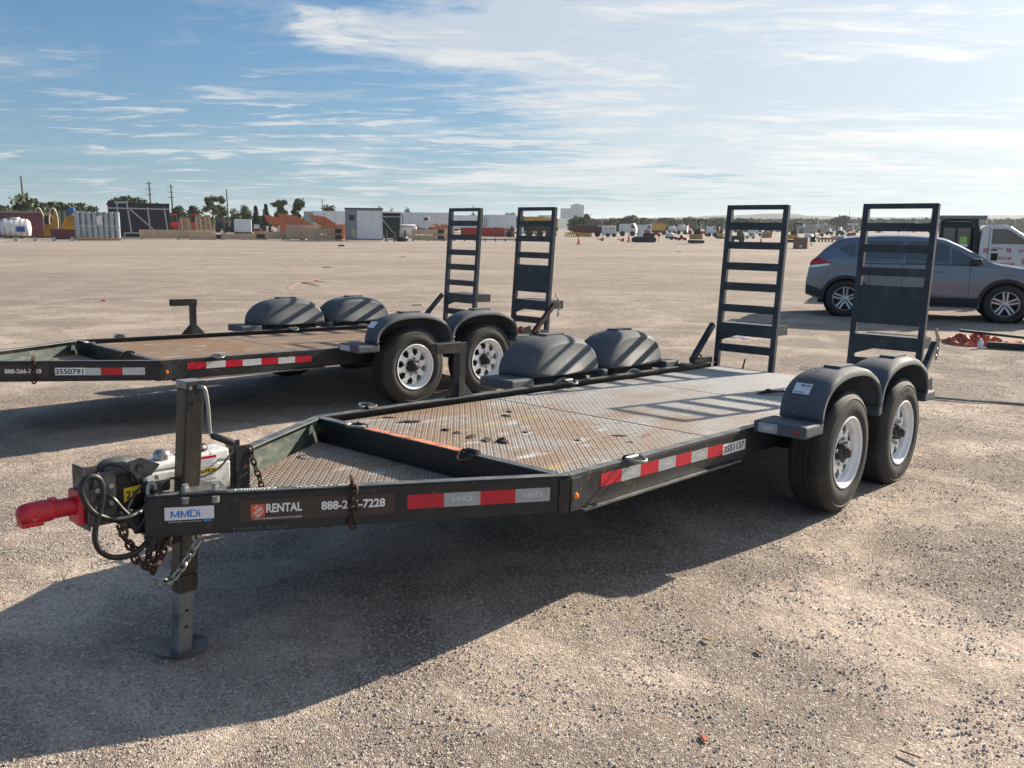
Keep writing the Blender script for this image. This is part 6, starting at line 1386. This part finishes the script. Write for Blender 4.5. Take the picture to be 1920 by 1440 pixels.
# ---------------------------------------------------------------- trees
leafA = mat('dark_green_foliage', (.042, .070, .030), .7, 0, (.085, .12, .05), .8, .4, .6); leafB = mat('olive_foliage', (.075, .10, .045), .7, 0, (.12, .15, .07), .8, .4, .6)
leafC = mat('deep_conifer_foliage', (.012, .026, .018), .8); bark = mat('tree_bark', (.10, .075, .055), .9)
def tree(px, yt, yb, wpx, label, kind='round', D=None, seed=0, leaf=None, name='tree', cat='tree', group='trees along the far edge of the yard'):
    """px centre, yt crown top and yb ground line in the photograph, D metres away"""
    rng = np.random.default_rng(seed + 100)
    top = far_pt(px, yt, D); s = D / FOC; h = top.z; cw = wpx * s / 2 * 1.12
    o = empty(name, (top.x, D, 0), (0, 0, 0), label, cat, group)
    b = MB(); lean = rng.uniform(-.05, .05)
    b.tube([(0, 0, 0), (lean * h * .4, 0, h * .35), (lean * h, 0, h * .75)], [h * .022 + .04, h * .016 + .03, .03], 7)
    if kind in ('pine', 'round'):
        for k in range(6):
            a = rng.uniform(0, 6.28); z = h * rng.uniform(.4, .7); b.tube([(lean * z, 0, z), (math.cos(a) * cw * .4, math.sin(a) * cw * .4, z + h * .08), (math.cos(a) * cw * .8, math.sin(a) * cw * .8, z + h * .14)], [.09, .06, .03], 5)
    b.build('trunk', bark, o)
    lobes = []
    if kind == 'pine':      # bare trunk, tufted open crown
        for k in range(11): a = rng.uniform(0, 6.28); rr = cw * rng.uniform(.1, .8); z = h * rng.uniform(.45, .92); lobes.append((rr * math.cos(a), rr * math.sin(a), z, cw * rng.uniform(.25, .45), h * .07))
    elif kind == 'round':
        for k in range(15): a = rng.uniform(0, 6.28); rr = cw * rng.uniform(.0, .85); z = h * (rng.uniform(.25, .88) - .18 * rr / cw); lobes.append((rr * math.cos(a), rr * math.sin(a), z, cw * rng.uniform(.34, .58), h * rng.uniform(.11, .2)))
    elif kind == 'cone':
        for k in range(12): z = h * (.08 + .075 * k); r0 = cw * (1 - (z / h)) ** .8 + .1; lobes.append((0, 0, z, r0, h * .07))
    n = 190; P = []; F = []; i0 = 0; sz = max(.12, min(.42, cw * .10))
    for (lx, ly, lz, lr, lh) in lobes:
        m = int(n * (1 if kind != 'cone' else .9))
        d = rng.normal(size=(m, 3)); d /= np.linalg.norm(d, axis=1)[:, None]; rr = rng.random(m) ** .4 * np.where(rng.random(m) > .86, 1.35, 1.)
        c = np.stack([lx + d[:, 0] * lr * rr, ly + d[:, 1] * lr * rr, lz + d[:, 2] * lh * rr], 1)
        u = rng.normal(size=(m, 3)); u /= np.linalg.norm(u, axis=1)[:, None]; v = np.cross(u, rng.normal(size=(m, 3))); v /= np.linalg.norm(v, axis=1)[:, None]
        q = sz * rng.uniform(.5, 1.2, m)[:, None]
        P.append(np.stack([c - u * q - v * q * .5, c + u * q * .6 - v * q * .6, c + u * q + v * q * .4, c - u * q * .3 + v * q], 1).reshape(-1, 3)); F.append(np.arange(m * 4).reshape(-1, 4) + i0); i0 += m * 4
    P = np.concatenate(P); P[:, 2] = np.clip(P[:, 2], .05, h * 1.02)
    link('crown', np_mesh('crown', P, np.concatenate(F), leaf or leafA), o)
    return o
T = [(12, 385, 50, 'round', 150, 'low dark bush tree at the very left edge'), (46, 362, 62, 'round', 155, 'tall bushy tree by the leftmost pole'), (78, 367, 50, 'round', 158, 'bushy tree right of the leftmost pole'), (108, 378, 40, 'round', 160, 'smaller bushy tree above the hose reel'),
     (143, 368, 38, 'round', 165, 'feathery tree above the yellow rake'), (168, 374, 34, 'round', 170, 'feathery tree above the silver rolls'), (240, 364, 62, 'round', 175, 'broad tree rising behind the navy container'), (276, 376, 40, 'round', 178, 'lower crown beside the pole behind the navy container'),
     (334, 382, 34, 'round', 185, 'dark low tree right of the navy container'), (361, 378, 34, 'round', 190, 'pale rounded tree above the red loaders'), (396, 361, 28, 'pine', 185, 'open pine left of a pair, above the tan brackets'), (418, 365, 26, 'pine', 188, 'open pine beside the thin pole'),
     (442, 390, 24, 'round', 200, 'small dark tree left of the two pointed conifers'), (460, 385, 24, 'round', 205, 'pale round tree beside the pointed conifers'), (479, 384, 20, 'cone', 200, 'left pointed dark conifer'), (498, 381, 22, 'cone', 200, 'right pointed dark conifer'),
     (527, 370, 30, 'pine', 195, 'tufted pine above the leftmost truss stack'), (556, 371, 34, 'pine', 197, 'tufted pine above the middle truss stack'), (614, 382, 34, 'round', 215, 'thin feathery tree by the pole behind the white trailer'), (712, 385, 12, 'round', 240, 'small crown above the wrapped building roof'),
     (734, 389, 12, 'round', 250, 'tiny crown right of the wrapped building'), (764, 388, 18, 'round', 250, 'small tree above the white trailers'), (886, 396, 16, 'round', 260, 'tiny tree seen through the left far ramp'), (957, 392, 20, 'round', 260, 'small tree left of the right far ramp'), (1100, 400, 26, 'round', 300, 'dark tree in front of the horizon tower'), (1078, 404, 22, 'round', 300, 'dark tree left before the horizon tower')]
for i, (px, yt, wp, kd, D, lb) in enumerate(T): tree(px, yt, 440, wp, lb, kd, D, i, leafC if kd == 'cone' else (leafB if i % 3 == 1 else leafA))
rng = random.Random(5)
spots = ['above the generator', 'above the upright cone', 'behind the tracked machine', 'left of the yellow-brown dumper', 'above the yellow-brown dumper', 'above the small white tank truck', 'above the round-backed tank truck', 'left of the raised boom', 'right of the raised boom', 'just left of the left near ramp', 'through the left near ramp, left', 'through the left near ramp, right', 'right of the left near ramp', 'behind the two grey houses', 'right of the grey houses']
for i, px in enumerate((1116, 1140, 1163, 1184, 1206, 1222, 1243, 1262, 1283, 1296, 1345, 1388, 1412, 1490, 1580)):
    tree(px, rng.uniform(403, 409) if i not in (9, 8) else 404 + i % 2, 440, rng.uniform(24, 36), 'dark green tree in the far line %s' % ({0: 'above the generator'}.get(i, spots[i])), 'round', 340 + 12 * i, 60 + i, (leafA, leafB, leafC)[i % 3], group='trees in the far line to the right')

# hedge line and forested ridges
def treeline(name, x0, x1, ytf, D, depth, mt_, label, seed, q, nrow=5):
    """a far wood that reads as one mass: many leaf clumps on a bumpy canopy"""
    rng = np.random.default_rng(seed); P = []; s = D / FOC
    a, c = far_pt(x0, 420, D), far_pt(x1, 420, D); n = int((c.x - a.x) / q * nrow * 2.2)
    x = a.x + (c.x - a.x) * rng.random(n); y = D + depth * rng.random(n)
    pxs = 960 + (x / y) * FOC; hz = 426 + .0089 * (pxs - 960); yt = ytf(pxs) + 5 * (vnoise(x / (q * 3.), y / (q * 3.), seed) - .3) + 3.0 * (vnoise(x / (q * 1.2), y / q, seed + 1) - .3)
    h = np.maximum((hz - yt) * y / FOC + H_CAM, 1.); z = h * rng.random(n) ** .35
    c3 = np.stack([x, y, z], 1); u = rng.normal(size=(n, 3)); u /= np.linalg.norm(u, axis=1)[:, None]; v = np.cross(u, rng.normal(size=(n, 3))); v /= np.linalg.norm(v, axis=1)[:, None]
    k = q * rng.uniform(.5, 1.1, n)[:, None]
    P = np.stack([c3 - u * k - v * k * .5, c3 + u * k * .6 - v * k * .6, c3 + u * k + v * k * .4, c3 - u * k * .3 + v * k], 1).reshape(-1, 3)
    o = link(name, np_mesh(name, P, np.arange(n * 4).reshape(-1, 4), mt_)); tag(o, label, 'woods', None, 'stuff')
ridge_m = mat('hazy_wooded_slope', (.060, .085, .062), .9, 0, (.10, .125, .09), .02, .4, .6)
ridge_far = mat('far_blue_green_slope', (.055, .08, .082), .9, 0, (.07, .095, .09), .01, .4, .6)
treeline('far_hedge', -80, 1000, lambda x: np.where(x < 185, 391, 407), 260, 30, leafA, 'low dark hedge of far bushes behind the yard on the left', 1, .8, 12)
treeline('far_wood', 1090, 2600, lambda x: 413 + 0 * x, 620, 160, ridge_m, 'dark wood at the foot of the far hills on the right', 2, 2.2, 24)
def ridge(name, x0, x1, f, D, mt_, label, seed):
    n, m = 260, 5; a, c = far_pt(x0, 420, D).x, far_pt(x1, 420, D).x; P = []
    for i in range(n):
        for j in range(m):
            x = a + (c - a) * i / (n - 1); y = D + j * 90; px = 960 + x / D * FOC; yt = f(px); hz = 426 + .0089 * (px - 960)
            h = ((hz - yt) * D / FOC + H_CAM + 2.5 * float(vnoise(np.array([x / 28.]), np.array([seed * 3.1]), seed)[0]) + 1.6 * float(vnoise(np.array([x / 9.]), np.array([1.3 + j]), seed)[0])) * (0 if j == 0 else .8 if j == 1 else 1)
            P.append((x, y, max(h, 0) - .5))
    o = MB().grid(P, n, m).build(name, mt_, smooth=True); tag(o, label, 'hills', None, 'structure')
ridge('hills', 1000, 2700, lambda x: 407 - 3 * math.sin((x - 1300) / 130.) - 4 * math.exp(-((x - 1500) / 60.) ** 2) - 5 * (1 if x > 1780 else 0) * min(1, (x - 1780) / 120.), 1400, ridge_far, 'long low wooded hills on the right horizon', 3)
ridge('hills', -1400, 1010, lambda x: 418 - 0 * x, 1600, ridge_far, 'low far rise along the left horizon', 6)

# utility poles
def pole(px, yt, D, label, arms=True):
    t = far_pt(px, yt, D); h = t.z; o = empty('utility_pole', (t.x, D, 0), (0, 0, 0), label, 'pole', 'utility poles beyond the yard')
    MB().tube([(0, 0, 0), (-.25 * h / 12, 0, h)], [.22, .13], 8).build('shaft', bark, o)
    if arms:
        for k in range(3): MB().box(-.25 - .7, -.25 + .7, -.06, .06, h - .5 - k * 1.1, h - .4 - k * 1.1).build('crossarm', bark, o)
pole(41, 330, 170, 'tallest pole at the left above the bushy trees', False); pole(281, 340, 190, 'pole rising behind the navy container'); pole(322, 346, 192, 'pole just right of the navy container'); pole(426, 355, 230, 'thin bare pole beside the open pine', False); pole(605, 373, 300, 'short thin pole beside the feathery tree', False); pole(888, 385, 300, 'thin pole behind the left far ramp', False); pole(1594, 392, 700, 'thin distant mast between the near ramps', False)

# ---------------------------------------------------------------- air
def build_haze():
    b = MB().box(-9600, 9600, -9600, 9700, -1.2, 62); m = bpy.data.materials.new('thin_haze'); m.use_nodes = True; nt = m.node_tree; nt.nodes.clear()
    v = nt.nodes.new('ShaderNodeVolumePrincipled'); v.inputs['Color'].default_value = (.86, .93, 1, 1); v.inputs['Density'].default_value = .00012; v.inputs['Anisotropy'].default_value = .3
    o = nt.nodes.new('ShaderNodeOutputMaterial'); nt.links.new(v.outputs[0], o.inputs['Volume'])
    tag(b.build('haze', m), 'thin pale haze over the whole yard', 'haze', None, 'stuff')
build_haze()
